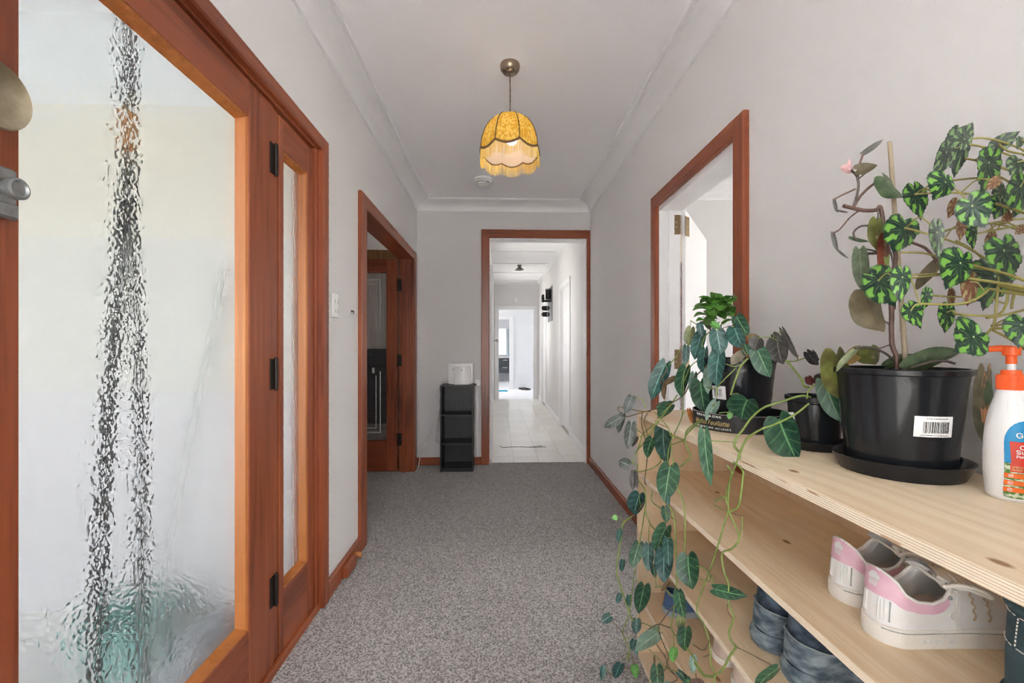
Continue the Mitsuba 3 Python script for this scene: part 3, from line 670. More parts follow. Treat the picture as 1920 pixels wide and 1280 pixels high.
mat('vase_paint', proc(vase_c), 0.3)
put('body', lathe([(0, 0), (0.04, 0), (0.075, 0.05), (0.080, 0.10), (0.06, 0.15), (0.03, 0.175), (0.03, 0.2), (0.036, 0.21), (0.03, 0.21), (0, 0.19)], 28, (-1.385, 4.215, 0.43)), 'vase_paint', 40, vs)
mat('vase_teal', [0.03, 0.22, 0.26], 0.3)
put('handle', tube([(-1.36, 4.215, 0.59), (-1.33, 4.215, 0.63), (-1.345, 4.215, 0.68), (-1.385, 4.215, 0.69), (-1.395, 4.215, 0.65)], 0.010, n=8), 'vase_teal', True, vs, label='teal handle')

# ---------------------------------------------------------------- hallway things
mat('iron_black', [0.018, 0.018, 0.02], 0.45, metallic=0.4)
mat('steel_grey', [0.30, 0.30, 0.31], 0.35, metallic=0.8)
wr = thing('wall_rack', 'black metal wall rack with stacked shapes high on the hallway right wall', 'wall rack')
put('plate', box(HX1 - 0.012, HX1, 7.33, 7.95, 1.585, 2.17, 0.003), 'steel_grey', False, wr)
put('canister', moved(trimesh.creation.cylinder(radius=0.045, height=0.16, sections=24), (HX1 - 0.058, 7.48, 2.03)), 'iron_black', 30, wr)
put('cap', moved(trimesh.creation.cylinder(radius=0.047, height=0.02, sections=24), (HX1 - 0.058, 7.48, 2.115)), 'steel_grey', 30, wr)
put('arm', box(HX1 - 0.16, HX1 - 0.01, 7.45, 7.52, 1.905, 1.94, 0.005), 'iron_black', False, wr)
put('post', cat([box(HX1 - 0.165, HX1 - 0.125, 7.46, 7.51, 1.90, 2.03, 0.005), box(HX1 - 0.17, HX1 - 0.12, 7.455, 7.515, 1.955, 1.985, 0.005)]), 'iron_black', False, wr)
for z in (1.80, 1.695):
    put('pod', moved(trimesh.creation.capsule(height=0.06, radius=0.04, count=[12, 16]), (HX1 - 0.10, 7.49, z), ry=math.pi / 2), 'iron_black', True, wr)
    put('collar', moved(trimesh.creation.cylinder(radius=0.043, height=0.02, sections=20), (HX1 - 0.07, 7.49, z), ry=math.pi / 2), 'steel_grey', 30, wr)
cl = thing('ceiling_light', 'small grey cone ceiling light in the hallway beyond', 'ceiling light')
mat('cone_grey', [0.16, 0.15, 0.14], 0.4, metallic=0.5)
put('rose', lathe([(0, 0), (0.038, 0), (0.038, -0.014), (0.02, -0.02), (0.016, -0.034), (0, -0.034)], 24, (0.379, 7.66, ZC)), 'cone_grey', 30, cl)
put('shade', lathe([(0.018, -0.028), (0.040, -0.045), (0.078, -0.082), (0.075, -0.082), (0.038, -0.048), (0.016, -0.032)], 30, (0.379, 7.66, ZC)), 'cone_grey', 30, cl)
sb = thing('smoke_alarm', 'round white detector on the hallway far wall above the doorway', 'smoke alarm')
put('base', moved(lathe([(0, 0), (0.052, 0), (0.053, 0.014), (0.045, 0.020), (0.03, 0.022), (0.028, 0.034), (0, 0.036)], 30), (0.387, HY1, 2.17), rx=math.pi / 2), 'white_plastic', 35, sb)
mat('mat_blue', [0.02, 0.30, 0.48], 0.8)
fm = put('floor_mat', box(-0.02, 0.26, 11.33, 11.62, 0.0, 0.012, 0.004), 'mat_blue', label='small bright blue mat on the far white floor', category='mat')
va = thing('vanity', 'dark grey wall-hung vanity with two drawers in the far bathroom', 'vanity')
mat('vanity_grey', [0.075, 0.09, 0.10], 0.4)
put('carcass', box(-0.5, 0.47, 14.42, 14.99, 0.30, 0.78), 'vanity_grey', False, va)
put('basin_top', box(-0.52, 0.49, 14.40, 14.99, 0.78, 0.81, 0.004), 'white_plastic', False, va, label='white top')
for z0, z1 in ((0.31, 0.535), (0.545, 0.775)):
    d = put('drawer', box(-0.49, 0.46, 14.40, 14.42, z0, z1, 0.003), 'vanity_grey', False, va)
    put('handle', box(0.16, 0.32, 14.375, 14.40, z1 - 0.075, z1 - 0.055, 0.004), 'chrome', False, d, label='chrome handle')
mr = thing('mirror', 'pale blue mirror above the dark bathroom vanity', 'mirror')
mat('mirror_face', [0.62, 0.70, 0.74], 0.08, metallic=1.0)
put('glass', box(-0.5, 0.47, 14.975, 14.985, 0.88, 1.76), 'mirror_face', False, mr)
put('frame', cat([box(-0.53, -0.5, 14.965, 15.0, 0.86, 1.80, 0.003), box(0.47, 0.50, 14.965, 15.0, 0.86, 1.80, 0.003), box(-0.53, 0.50, 14.965, 15.0, 1.76, 1.80, 0.003)]), 'white_paint', False, mr)
sp = thing('soap_bottle', 'blue bottle on the white top of the bathroom vanity', 'bottle')
put('body', lathe([(0, 0), (0.03, 0), (0.032, 0.06), (0.028, 0.09), (0.010, 0.10), (0.010, 0.12), (0, 0.12)], 18, (0.40, 14.55, 0.81)), 'mat_blue', 40, sp)
put('pump', box(0.38, 0.41, 14.54, 14.56, 0.93, 0.945, 0.003), 'white_plastic', False, sp)

# ---------------------------------------------------------------- plywood shoe rack
RX0, RX1, RY0, RY1 = 0.519, 0.893, 0.06, 1.635
SHELF = [0.9095, 0.684, 0.463, 0.237, 0.016]


def ply_c(p, n, uv):
    front = (dr.abs(n.z) < 0.5)
    # face veneer: rotary-cut figure, long grain along y
    wx = p.x * 9 + 2.2 * fbm(p.x * 2.3, p.y * 0.9, p.z * 40, 2)
    fig = fbm(wx, p.y * 1.3 + p.z * 30, 2.0, 3)
    rings = 0.5 + 0.5 * dr.sin((p.x * 34 + 7.0 * fbm(p.x * 4.0, p.y * 1.6 + p.z * 11, 0.0, 3)) * 3.2)
    fine = noise(p.x * 260, p.y * 16, p.z * 60)
    t = 0.62 * fig + 0.16 * rings * smoothstep(0.35, 0.7, fbm(p.x * 3, p.y * 1.2 + p.z * 13, 7.0, 2)) + 0.22 * fine
    face = mix((0.63, 0.475, 0.305), (0.76, 0.635, 0.465), smoothstep(0.15, 0.75, t))
    patch = fbm(p.x * 5 + p.z * 31, p.y * 2.6, 4.0, 2)
    face = mix(face, (0.62, 0.36, 0.18), 0.55 * smoothstep(0.58, 0.75, patch))
    face = mix(face, (0.60, 0.53, 0.43), 0.5 * smoothstep(0.60, 0.76, fbm(p.x * 4, p.y * 3 + p.z * 17, 9.0, 2)))
    kd1, kd2, kr = voronoi(p.x * 5.5 + p.z * 3.3, p.y * 3.1 + p.z * 7.7)
    face = mix(face, (0.30, 0.16, 0.07), (1 - smoothstep(0.02, 0.05, kd1)) * dr.select(kr > 0.90, 1.0, 0.0))
    # edge: alternating plies
    k = p.z * 270 + 0.35 * noise(p.y * 9, p.z * 90, 0.0)
    s = k - dr.floor(k)
    edge = mix((0.60, 0.46, 0.30), (0.86, 0.77, 0.62), smoothstep(0.12, 0.30, s) * (1 - smoothstep(0.80, 0.97, s)))
    edge = mix(edge, (0.40, 0.22, 0.10), 0.8 * smoothstep(0.70, 0.78, fbm(p.y * 14, dr.floor(k) * 3.7, 1.0, 2)))
    return dr.select(front, edge, face)


mat('plywood', proc(ply_c), 0.42, spec=0.4)


def ply_side(p, n, uv):
    t = fbm(p.x * 60, p.z * 2.5, p.y * 60, 3)
    return mix((0.60, 0.44, 0.27), (0.75, 0.62, 0.45), t)


mat('plywood_side', proc(ply_side), 0.45, spec=0.4)
rack = thing('shoe_rack', 'long plywood shoe rack with five open shelves standing along the right wall', 'shoe rack')
put('top_shelf', box(RX0, RX1, RY0, RY1, SHELF[0] - 0.022, SHELF[0], 0.0012), 'plywood', False, rack)
for z in SHELF[1:]:
    put('shelf', box(RX0, RX1 - 0.006, RY0 + 0.015, RY1 - 0.015, z - 0.015, z, 0.0008), 'plywood', False, rack)
for y in (RY0, RY1 - 0.015):
    put('side_panel', box(RX0, RX1 - 0.004, y, y + 0.015, 0.0, SHELF[0] - 0.022, 0.0008), 'plywood_side', False, rack)
put('back_panel', box(RX1 - 0.006, RX1, RY0 + 0.015, RY1 - 0.015, 0.0, SHELF[0] - 0.022), 'plywood_side', False, rack)

# ---------------------------------------------------------------- pots, saucers, tray
mat('pot_black', proc(lambda p, n, uv: mix((0.010, 0.011, 0.013), (0.016, 0.018, 0.021), noise(p.x * 60, p.y * 60, p.z * 9))), 0.15, spec=0.36)
mat('soil', proc(lambda p, n, uv: mix((0.012, 0.008, 0.006), (0.11, 0.075, 0.05), noise(p.x * 330, p.y * 330, 1.0))), 0.95, bump=lambda p, n, uv: 0.004 * noise(p.x * 260, p.y * 260, 0.0))
mat('sticker', [0.78, 0.79, 0.80], 0.4)
mat('ink', [0.02, 0.02, 0.02], 0.6)
ZT = SHELF[0]


def pot(t, cx, cy, z0, h, r0, r1, lip=0.006, band=False):
    prof = [(0, 0), (r0 - 0.004, 0), (r0, 0.004), (r0 + (r1 - r0) * 0.86 - 0.001, h * 0.86)]
    if band:
        prof += [(r1 - 0.003, h * 0.87), (r1, h * 0.885), (r1 + 0.001, h - 0.002)]
    prof += [(r1 - 0.001, h - 0.012), (r1 + lip, h - 0.010), (r1 + lip + 0.001, h - 0.002), (r1 + lip - 0.001, h), (r1 - 0.003, h), (r1 - 0.004, h - 0.03), (r1 - 0.006, h - 0.05)]
    put('pot', lathe(prof, 72, (cx, cy, z0)), 'pot_black', 35, t, label='black plastic pot')
    rs = r1 - 0.0045
    a = np.linspace(0, 2 * math.pi, 49)[:-1]
    rr = np.linspace(0, 1, 8)
    P = np.array([[(cx + rs * q * math.cos(b), cy + rs * q * math.sin(b), z0 + h - 0.030 + 0.006 * meshkit.noise(np.array([q * 9 * math.cos(b), q * 9 * math.sin(b), 0]), 3)) for b in a] for q in rr])
    put('soil', grid(P, close_v=True), 'soil', True, t, label='dark potting soil')


def saucer(t, cx, cy, z0, r, h=0.028):
    put('saucer', lathe([(0, 0.003), (0, 0), (r - 0.016, 0), (r - 0.012, 0.002), (r - 0.001, h - 0.003), (r + 0.001, h), (r - 0.003, h), (r - 0.016, 0.005), (0, 0.004)], 72, (cx, cy, z0)), 'pot_black', 30, t, label='black plastic saucer')


def wrap(mesh, cx, cy, z0, az, rfun):
    """Bends a flat piece (x along the arc, y up, z out) onto a pot; az: the direction its middle faces."""
    m = mesh
    while True:
        e = m.vertices[m.edges_unique]
        if np.abs(e[:, 0, 0] - e[:, 1, 0]).max() < 0.012:
            break
        m = m.subdivide_to_size(0.011, max_iter=12)
    v = m.vertices
    r = np.array([rfun(y) for y in v[:, 1]])
    a = az + v[:, 0] / r
    R = r + v[:, 2]
    return trimesh.Trimesh(np.stack([cx + R * np.cos(a), cy + R * np.sin(a), z0 + v[:, 1]], 1), m.faces, process=False)


# tall black pot with the pink-streaked philodendron
big = thing('potted_philodendron', 'tall staked philodendron with olive and pink leaves in the largest black pot', 'potted plant')
BX, BY = 0.762, 0.818
saucer(big, BX, BY, ZT, 0.1045, 0.030)
pot(big, BX, BY, ZT + 0.004, 0.192, 0.080, 0.099, 0.005)
rbig = lambda y: 0.080 + (0.099 - 0.080) * y / 0.192 + 0.0006
BAZ = math.atan2(-BY, -BX) + 0.548
put('sticker', wrap(box(-0.029, 0.029, 0.077, 0.113, 0.0, 0.0006, 0.0), BX, BY, ZT + 0.004, BAZ, rbig), 'sticker', False, big, label='white barcode sticker')
rb = random.Random(3)
x, bars = -0.0165, []
while x < 0.0215:
    w = rb.choice([0.0005, 0.0005, 0.001, 0.0015])
    bars.append(box(x, x + w, 0.084, 0.1035, 0.0008, 0.0010))
    x += w + rb.choice([0.0006, 0.0009, 0.0013])
bars += [box(-0.020, 0.022, 0.0795, 0.0802, 0.0008, 0.001), box(-0.013, 0.02, 0.1085, 0.1093, 0.0008, 0.001)]
put('barcode', cat([wrap(b, BX, BY, ZT + 0.004, BAZ, rbig) for b in bars]), 'ink', False, big, label='black barcode lines')

# small pot
small = thing('potted_vine', 'small low black pot with a dark-leaved vine on its own saucer', 'potted plant')
SX, SY = 0.739, 1.009
saucer(small, SX, SY, ZT, 0.0645, 0.022)
pot(small, SX, SY, ZT + 0.004, 0.118, 0.048, 0.0565, 0.003, band=True)
rsm = lambda y: 0.048 + 0.0085 * y / 0.118 + 0.0008
SAZ = math.atan2(-SY, -SX) - 0.98
put('sticker', wrap(moved(box(-0.011, 0.011, -0.015, 0.015, 0.0, 0.0006), (0, 0.064, 0), rz=0.15), SX, SY, ZT + 0.004, SAZ, rsm), 'sticker', False, small, label='white sticker')
put('print', wrap(moved(cat([box(-0.007, 0.002, 0.002, 0.006, 0.0007, 0.0009), box(-0.006, 0.004, -0.008, -0.005, 0.0007, 0.0009)]), (0, 0.064, 0), rz=0.15), SX, SY, ZT + 0.004, SAZ, rsm), 'ink', False, small)

# trailing philodendron in a pot in a black tin tray
mic = thing('trailing_philodendron', 'large trailing philodendron with velvety heart leaves hanging over the shoe rack', 'potted plant')
MX, MY = 0.712, 1.286
tray = thing('tin_tray', 'round black tin tray with gold and white lettering under the trailing philodendron', 'tray')
mat('tin_black', [0.016, 0.016, 0.018], 0.35)
mat('tin_inside', [0.012, 0.012, 0.012], 0.6)
put('body', lathe([(0, 0.003), (0, 0), (0.123, 0), (0.126, 0.002), (0.126, 0.046), (0.127, 0.048), (0.1245, 0.048), (0.1235, 0.004), (0, 0.003)], 80, (MX, MY, ZT)), 'tin_black', 30, tray)
put('rim', lathe([(0.1245, 0.0465), (0.1272, 0.0465), (0.1276, 0.0478), (0.1272, 0.0490), (0.1245, 0.0490), (0.1245, 0.0465)], 80, (MX, MY, ZT)), 'steel_grey', 30, tray)
mat('gold_print', [0.66, 0.50, 0.22], 0.35, metallic=0.4)
mat('white_print', [0.75, 0.75, 0.72], 0.5)
rtr = lambda y: 0.1262


def slanted(m, k):
    v = m.vertices.copy()
    v[:, 0] += k * v[:, 1]
    return trimesh.Trimesh(v, m.faces, process=False)


for text, h, y, spaced, bsdf, sl, a0, a1 in (('CHAMPAGNE', 0.0060, 0.0375, 1, 'white_print', 0, 3.17, 3.86), ('Nicolas Feuillatte', 0.0125, 0.0165, 0, 'gold_print', 0.30, 3.12, 4.03), ('REIMS-NEW YORK-AILLEURS', 0.0046, 0.0060, 1, 'white_print', 0, 3.08, 4.06)):
    if spaced:
        out, x = [], 0.0
        for ch in text:
            if ch == ' ':
                x += h * 0.5
                continue
            g = meshkit.text_mesh(ch, h, 0.0004, True)
            out.append(moved(g, (x, 0, 0)))
            x += (g.bounds[1][0] - g.bounds[0][0]) + h * 0.35
        m = cat(out)
    else:
        m = slanted(meshkit.text_mesh(text, h, 0.0004, False), sl)
    v = m.vertices.copy()
    v[:, 0] = ((v[:, 0] - v[:, 0].min()) / (v[:, 0].max() - v[:, 0].min()) - 0.5) * (a1 - a0) * 0.1262
    v[:, 1] += y
    put('lettering', wrap(trimesh.Trimesh(v, m.faces), MX, MY, ZT, (a0 + a1) / 2, rtr), bsdf, False, tray, label='gold lettering' if 'gold' in bsdf else 'white lettering')
pot(mic, MX, MY, ZT + 0.005, 0.198, 0.078, 0.098, 0.005)
rmi = lambda y: 0.078 + 0.02 * y / 0.198 + 0.0006
MAZ = math.atan2(-MY, -MX) - 0.62
put('sticker', wrap(box(-0.022, 0.022, 0.081, 0.119, 0.0, 0.0006), MX, MY, ZT + 0.005, MAZ, rmi), 'sticker', False, mic, label='white barcode sticker')
put('barcode', cat([wrap(box(xx, xx + ww, 0.089, 0.111, 0.0008, 0.001), MX, MY, ZT + 0.005, MAZ, rmi) for xx, ww in ((-0.014, 0.001), (-0.0115, 0.002), (-0.007, 0.001), (-0.003, 0.002), (0.002, 0.001), (0.005, 0.002), (0.010, 0.001))]), 'ink', False, mic)

# ---------------------------------------------------------------- plant food bottle
BTX, BTY = 0.800, 0.664
bottle = thing('pump_bottle', 'white plastic plant food bottle with an orange pump at the right of the rack top', 'bottle')
mat('bottle_white', [0.80, 0.81, 0.82], 0.32)
mat('orange_plastic', [0.86, 0.125, 0.022], 0.33)
zz = [0, 0.003, 0.010, 0.045, 0.095, 0.125, 0.143, 0.158, 0.166, 0.169, 0.169]
ww = [0.024, 0.027, 0.0285, 0.0312, 0.0300, 0.0265, 0.0228, 0.0185, 0.0165, 0.0150, 0.0]
zs = np.linspace(0, 1, 60)
body = []
for i in range(len(zz)):
    body.append((ww[i], zz[i]))
bp = smooth_path([(a, 0, b) for a, b in body[:-1]], 5)
prof = [(0, 0)] + [(max(q[0], 0), q[2]) for q in bp] + [(0, 0.169)]
put('body', lathe(prof, 56, (BTX, BTY, ZT)), 'bottle_white', 35, bottle)
rbt = lambda y: float(np.interp(y, [q[2] for q in bp], [q[0] for q in bp])) + 0.0004
ribs = [moved(trimesh.creation.cylinder(radius=0.0006, height=0.020, sections=6), (0.0163 * math.cos(a), 0.0163 * math.sin(a), 0.0115)) for a in np.linspace(0, 2 * math.pi, 60, endpoint=False)]
cap = put('cap', moved(lathe([(0, 0), (0.0160, 0), (0.0163, 0.002), (0.0163, 0.0215), (0.0150, 0.0235), (0.0118, 0.0240), (0.0115, 0.0295), (0.0095, 0.0305), (0, 0.0305)], 40), (BTX, BTY, ZT + 0.169)), 'orange_plastic', 35, bottle, label='orange screw collar')
put('ribs', moved(cat(ribs), (BTX, BTY, ZT + 0.169)), 'orange_plastic', False, cap)
pump = put('pump_head', cat([moved(lathe([(0, 0), (0.0062, 0), (0.0062, 0.012), (0.0100, 0.0135), (0.0105, 0.0255), (0.0085, 0.0275), (0, 0.0280)], 30), (BTX, BTY, ZT + 0.209))]), 'orange_plastic', 35, bottle, label='orange pump head')
az = math.pi + 0.72
sp0 = np.array([BTX, BTY, ZT + 0.232])
dr_ = np.array([math.cos(az), math.sin(az), 0])
dr_ = np.array([-0.60, 0.80, 0])
put('spout', tube([sp0, sp0 + dr_ * 0.014 + [0, 0, 0.001], sp0 + dr_ * 0.026 + [0, 0, -0.001], sp0 + dr_ * 0.032 + [0, 0, -0.005]], [0.0055, 0.0050, 0.0042, 0.0030], n=12), 'orange_plastic', True, bottle, label='orange spout')
put('stem', moved(trimesh.creation.cylinder(radius=0.0050, height=0.012, sections=24), (BTX, BTY, ZT + 0.204)), 'bottle_white', 35, bottle)
LAZ = math.atan2(-BTY, -BTX) + 0.95
LAB = LAZ - 0.95 + 0.60      # middle of the label
mat('label_blue', [0.02, 0.27, 0.56], 0.4)
mat('label_red', [0.62, 0.045, 0.025], 0.4)
mat('label_orange', [0.80, 0.16, 0.025], 0.4)
mat('label_green', proc(lambda p, n, uv: mix((0.09, 0.22, 0.04), (0.62, 0.68, 0.52), smoothstep(0.4, 0.6, fbm(p.x * 300, p.y * 300, p.z * 300, 2)))), 0.4)
from shapely.geometry import Polygon, box as sbox


def lab(poly, z, bsdf, name, lb=None):
    m = trimesh.creation.extrude_polygon(poly, 0.0003, engine='earcut')
    m.apply_translation([0, 0, z])
    put(name, wrap(m, BTX, BTY, ZT, LAB, rbt), bsdf, False, bottle, label=lb)


arch = [(-0.026, 0.012), (-0.0245, 0.008), (-0.020, 0.0065), (0.020, 0.0065), (0.0245, 0.008), (0.026, 0.012), (0.026, 0.088)] + \
       [(0.026 * math.cos(a), 0.088 + 0.036 * math.sin(a)) for a in np.linspace(0.1, math.pi - 0.1, 14)] + [(-0.026, 0.088)]
A = Polygon(arch)
lab(A, 0.0002, 'label_blue', 'label', 'blue arched label')
lab(A.intersection(sbox(-0.03, 0.0, 0.03, 0.060)), 0.0006, 'label_green', 'label_picture', 'green printed foliage')
lab(Polygon([(-0.019, 0.058), (-0.020, 0.0925), (0.020, 0.0925), (0.019, 0.058)]), 0.0010, 'label_red', 'label_panel', 'red label panel')
lab(Polygon([(-0.020, 0.047), (-0.020, 0.060), (0.020, 0.060), (0.020, 0.047)]), 0.0013, 'label_red', 'label_panel')
for z in (0.041, 0.030, 0.0195):
    lab(A.intersection(sbox(-0.026, z - 0.0035, 0.026, z + 0.0038)), 0.0012, 'label_orange', 'label_strip', 'orange label strip')
for text, h, x, y, bold, bs in (('Gr', 0.0076, -0.014, 0.0985, True, 'sticker'), ('C', 0.0060, -0.011, 0.0815, True, 'sticker'), ('Su', 0.0060, -0.0145, 0.0745, True, 'sticker'), ('Pum', 0.0040, -0.0145, 0.0688, True, 'sticker'),
                                ('SPECIALTY', 0.0024, -0.0185, 0.0535, True, 'gold_print'), ('BLEND', 0.0024, -0.0185, 0.0495, True, 'gold_print')):
    m = moved(meshkit.text_mesh(text, h, 0.0003, bold), (x, y, 0.0017))
    put('lettering', wrap(m, BTX, BTY, ZT, LAB, rbt), bs, False, bottle, label='white lettering' if bs == 'sticker' else 'gold lettering')
for z in (0.041, 0.030, 0.0195):
    ck = cat([moved(lathe([(0.0020, 0), (0.0026, 0), (0.0026, 0.0002), (0.0020, 0.0002), (0.0020, 0)], 18), (-0.0195, z, 0.0016)), moved(box(-0.0013, 0.0004, -0.0003, 0.0003, 0, 0.0002), (-0.0202, z - 0.0002, 0.0016), rz=-0.8), moved(box(-0.0003, 0.0030, -0.0003, 0.0003, 0, 0.0002), (-0.0197, z - 0.0008, 0.0016), rz=0.9)])
    put('check_mark', wrap(ck, BTX, BTY, ZT, LAB, rbt), 'sticker', False, bottle)
dots = []
for a in (3.67, 4.13):
    for z in np.linspace(0.134, 0.160, 7):
        r = rbt(z)
        dots.append(moved(trimesh.creation.icosphere(1, 0.0008), (BTX + r * math.cos(a), BTY + r * math.sin(a), ZT + z)))
put('grip_dots', cat(dots), 'bottle_white', True, bottle, label='raised grip dots')

# ---------------------------------------------------------------- shoes
mat('leather_white', proc(lambda p, n, uv: mix((0.70, 0.70, 0.69), (0.77, 0.775, 0.78), fbm(p.x * 60, p.y * 60, p.z * 60, 3))), 0.42)
mat('rubber_white', [0.74, 0.72, 0.67], 0.5)
mat('pink_leather', proc(lambda p, n, uv: mix((0.66, 0.40, 0.50), (0.74, 0.50, 0.59), fbm(p.x * 70, p.y * 70, p.z * 70, 2))), 0.5)
mat('lining_beige', [0.60, 0.50, 0.42], 0.8)
mat('lace_white', [0.76, 0.74, 0.69], 0.8)
mat('stitch_tan', [0.46, 0.34, 0.22], 0.7)
mat('eyelet', [0.28, 0.32, 0.33], 0.4)
mat('suede_navy', proc(lambda p, n, uv: mix((0.012, 0.024, 0.045), (0.080, 0.120, 0.160), smoothstep(0.3, 0.75, fbm(p.x * 34, p.y * 34, p.z * 50, 4)))), 0.85, sheen=0.6, bump=lambda p, n, uv: 0.0008 * fbm(p.x * 150, p.y * 150, p.z * 150, 2))
mat('suede_pale', proc(lambda p, n, uv: mix((0.045, 0.075, 0.105), (0.22, 0.275, 0.305), smoothstep(0.28, 0.75, fbm(p.x * 38, p.y * 38, p.z * 60, 4)))), 0.85, sheen=0.6)
mat('suede_teal', proc(lambda p, n, uv: mix((0.020, 0.050, 0.065), (0.055, 0.10, 0.12), fbm(p.x * 60, p.y * 60, p.z * 60, 3))), 0.85, sheen=0.5)
mat('piping_grey', [0.25, 0.30, 0.32], 0.7)
mat('tan_pale', proc(lambda p, n, uv: mix((0.52, 0.42, 0.36), (0.62, 0.52, 0.45), fbm(p.x * 60, p.y * 60, p.z * 60, 3))), 0.7)
mat('blue_knit', proc(lambda p, n, uv: mix((0.03, 0.06, 0.14), (0.08, 0.15, 0.28), noise(p.x * 300, p.y * 300, p.z * 300))), 0.8)


class Shoe:
    """x from heel (0) to toe (L), y across, z up."""

    def __init__(s, L=0.285, heel=0.034, ball=0.047, sole=0.028, H=((0, .080), (.05, .070), (.10, .053), (.17, .043), (.26, .040), (.33, .046), (.40, .064)), A=((0, .13), (.30, .13), (.40, .078), (.46, .068), (.6, .056), (.78, .042), (1, .030)), open_to=0.43):
        s.L, s.heel, s.ball, s.sole, s.H, s.A, s.open = L, heel, ball, sole, H, A, open_to

    def hw(s, u):
        w = s.heel + (s.ball - s.heel) * float(np.interp(u, [0, .25, .70, 1], [0, .05, 1, .85]))
        if u < 0.13:
            w *= math.sqrt(max(0, 1 - (1 - u / 0.13) ** 2))
        if u > 0.74:
            w *= max(0, 1 - ((u - 0.74) / 0.26) ** 2.3) ** 0.5
        return max(w, 0.0004)

    def bend(s, u):                                      # inward curve of the foot
        return 0.006 * math.sin(math.pi * min(1, max(0, (u - 0.25) / 0.75)))

    def wall(s, u, t, side, off=0.0):
        """Point of the upper at height fraction t of its edge height."""
        H, A = (float(np.interp(u, *zip(*q))) for q in (s.H, s.A))
        if u >= s.open:
            a = t * math.pi / 2
        else:
            k = min(1.0, H / A)
            a = t * math.asin(min(1, k ** (1 / 0.75)))
        w = s.hw(u) + off
        cy = max(0.0, math.cos(a)) ** 0.62 if u >= s.open - 0.1 else max(0.0, math.cos(a * 0.75)) ** 0.62
        z = s.sole + A * math.sin(a) ** 0.75
        lean = 0.010 * max(0, 1 - u / 0.10) * (t ** 1.2)      # heel counter leans forward at the top
        return (u * s.L + lean - off * max(0, 1 - u / 0.08), side * w * cy + s.bend(u), z + off * math.sin(a) * 0.6)

    def us(s, a=0.0, b=1.0, n=34):
        q = np.linspace(0, 1, n)
        q = q - 0.12 * np.sin(2 * math.pi * q) * (a == 0 and b == 1)
        return a + (b - a) * (q if b < 1 or a > 0 else q ** 1.15)

    def outsole(s, flare=0.002, h=None):
        h = h or s.sole
        us = s.us(0, 1, 50)
        ring = [(u * s.L - flare * (1 - u * 2), s.bend(u) + s.hw(u) + (flare if 0 < u < 1 else 0)) for u in us] + [(u * s.L - flare * (1 - u * 2), s.bend(u) - s.hw(u) - (flare if 0 < u < 1 else 0)) for u in us[::-1]]
        from shapely.geometry import Polygon
        pg = Polygon(ring).buffer(0.0015)
        parts = []
        for z0, z1, o in ((0.0, 0.003, -0.0015), (0.003, h - 0.003, 0.0), (h - 0.003, h, -0.0012)):
            m = trimesh.creation.extrude_polygon(pg.buffer(o), z1 - z0, engine='earcut')
            m.apply_translation([0, 0, z0])
            parts.append(m)
        return cat(parts)

    def patch(s, u0, u1, t0, t1, off, n=20, m=8, sides=(1, -1), thick=0.0012):
        """Overlay on the upper; t0 and t1 numbers or functions of u. Both sides join round the heel when u0 is 0."""
        f0 = t0 if callable(t0) else (lambda u: t0)
        f1 = t1 if callable(t1) else (lambda u: t1)
        us = np.linspace(u0, u1, n) if u0 > 0 else u1 * np.linspace(0, 1, n) ** 1.8
        seq = [(u, 1) for u in us[::-1]] + [(u, -1) for u in us] if len(sides) == 2 and u0 == 0 else None
        out = []
        for run in ([seq] if seq else [[(u, sd) for u in us] for sd in sides]):
            P = np.array([[s.wall(u, f0(u) + (f1(u) - f0(u)) * k / m, sd, off) for k in range(m + 1)] for u, sd in run])
            Q = np.array([[s.wall(u, f0(u) + (f1(u) - f0(u)) * k / m, sd, off - thick) for k in range(m + 1)] for u, sd in run])
            ring = np.concatenate([P, Q[:, ::-1]], 1)
            out.append(grid(ring, close_v=True))
        return cat(out)

    def upper(s, thick=0.004):
        return cat([s.patch(0, s.open, 0, 1, 0.0, n=26, m=10, thick=thick), s.vamp()])

    def vamp(s):
        us = np.linspace(s.open, 1, 24)
        P = []
        for u in us:
            left = [s.wall(u, t, 1) for t in np.linspace(0, 1, 9)]
            right = [s.wall(u, t, -1) for t in np.linspace(1, 0, 9)]
            P.append(left + right[1:])
        return grid(np.array(P))

    def insole(s):
        us = np.linspace(0.02, s.open + 0.12, 18)
        P = [[(u * s.L, s.bend(u) + k * (s.hw(u) - 0.004), s.sole + 0.006 + 0.004 * abs(k)) for k in np.linspace(-1, 1, 7)] for u in us]
        return grid(np.array(P))

    def tongue(s):
        P = []
        for i, u in enumerate(np.linspace(s.open - 0.10, s.open + 0.16, 9)):
            top = float(np.interp(u, [s.open - 0.10, s.open, s.open + 0.16], [s.sole + 0.088, s.sole + 0.074, s.sole + 0.060]))
            P.append([(u * s.L, s.bend(u) + k * 0.026, top - 0.010 * k * k) for k in np.linspace(-1, 1, 9)])
        P = np.array(P)
        Q = P - np.array([0.002, 0, 0.004])
        return grid(np.concatenate([P, Q[:, ::-1]], 1), close_v=True)


def place(m, loc, rz):
    return moved(m, loc, rz=rz)


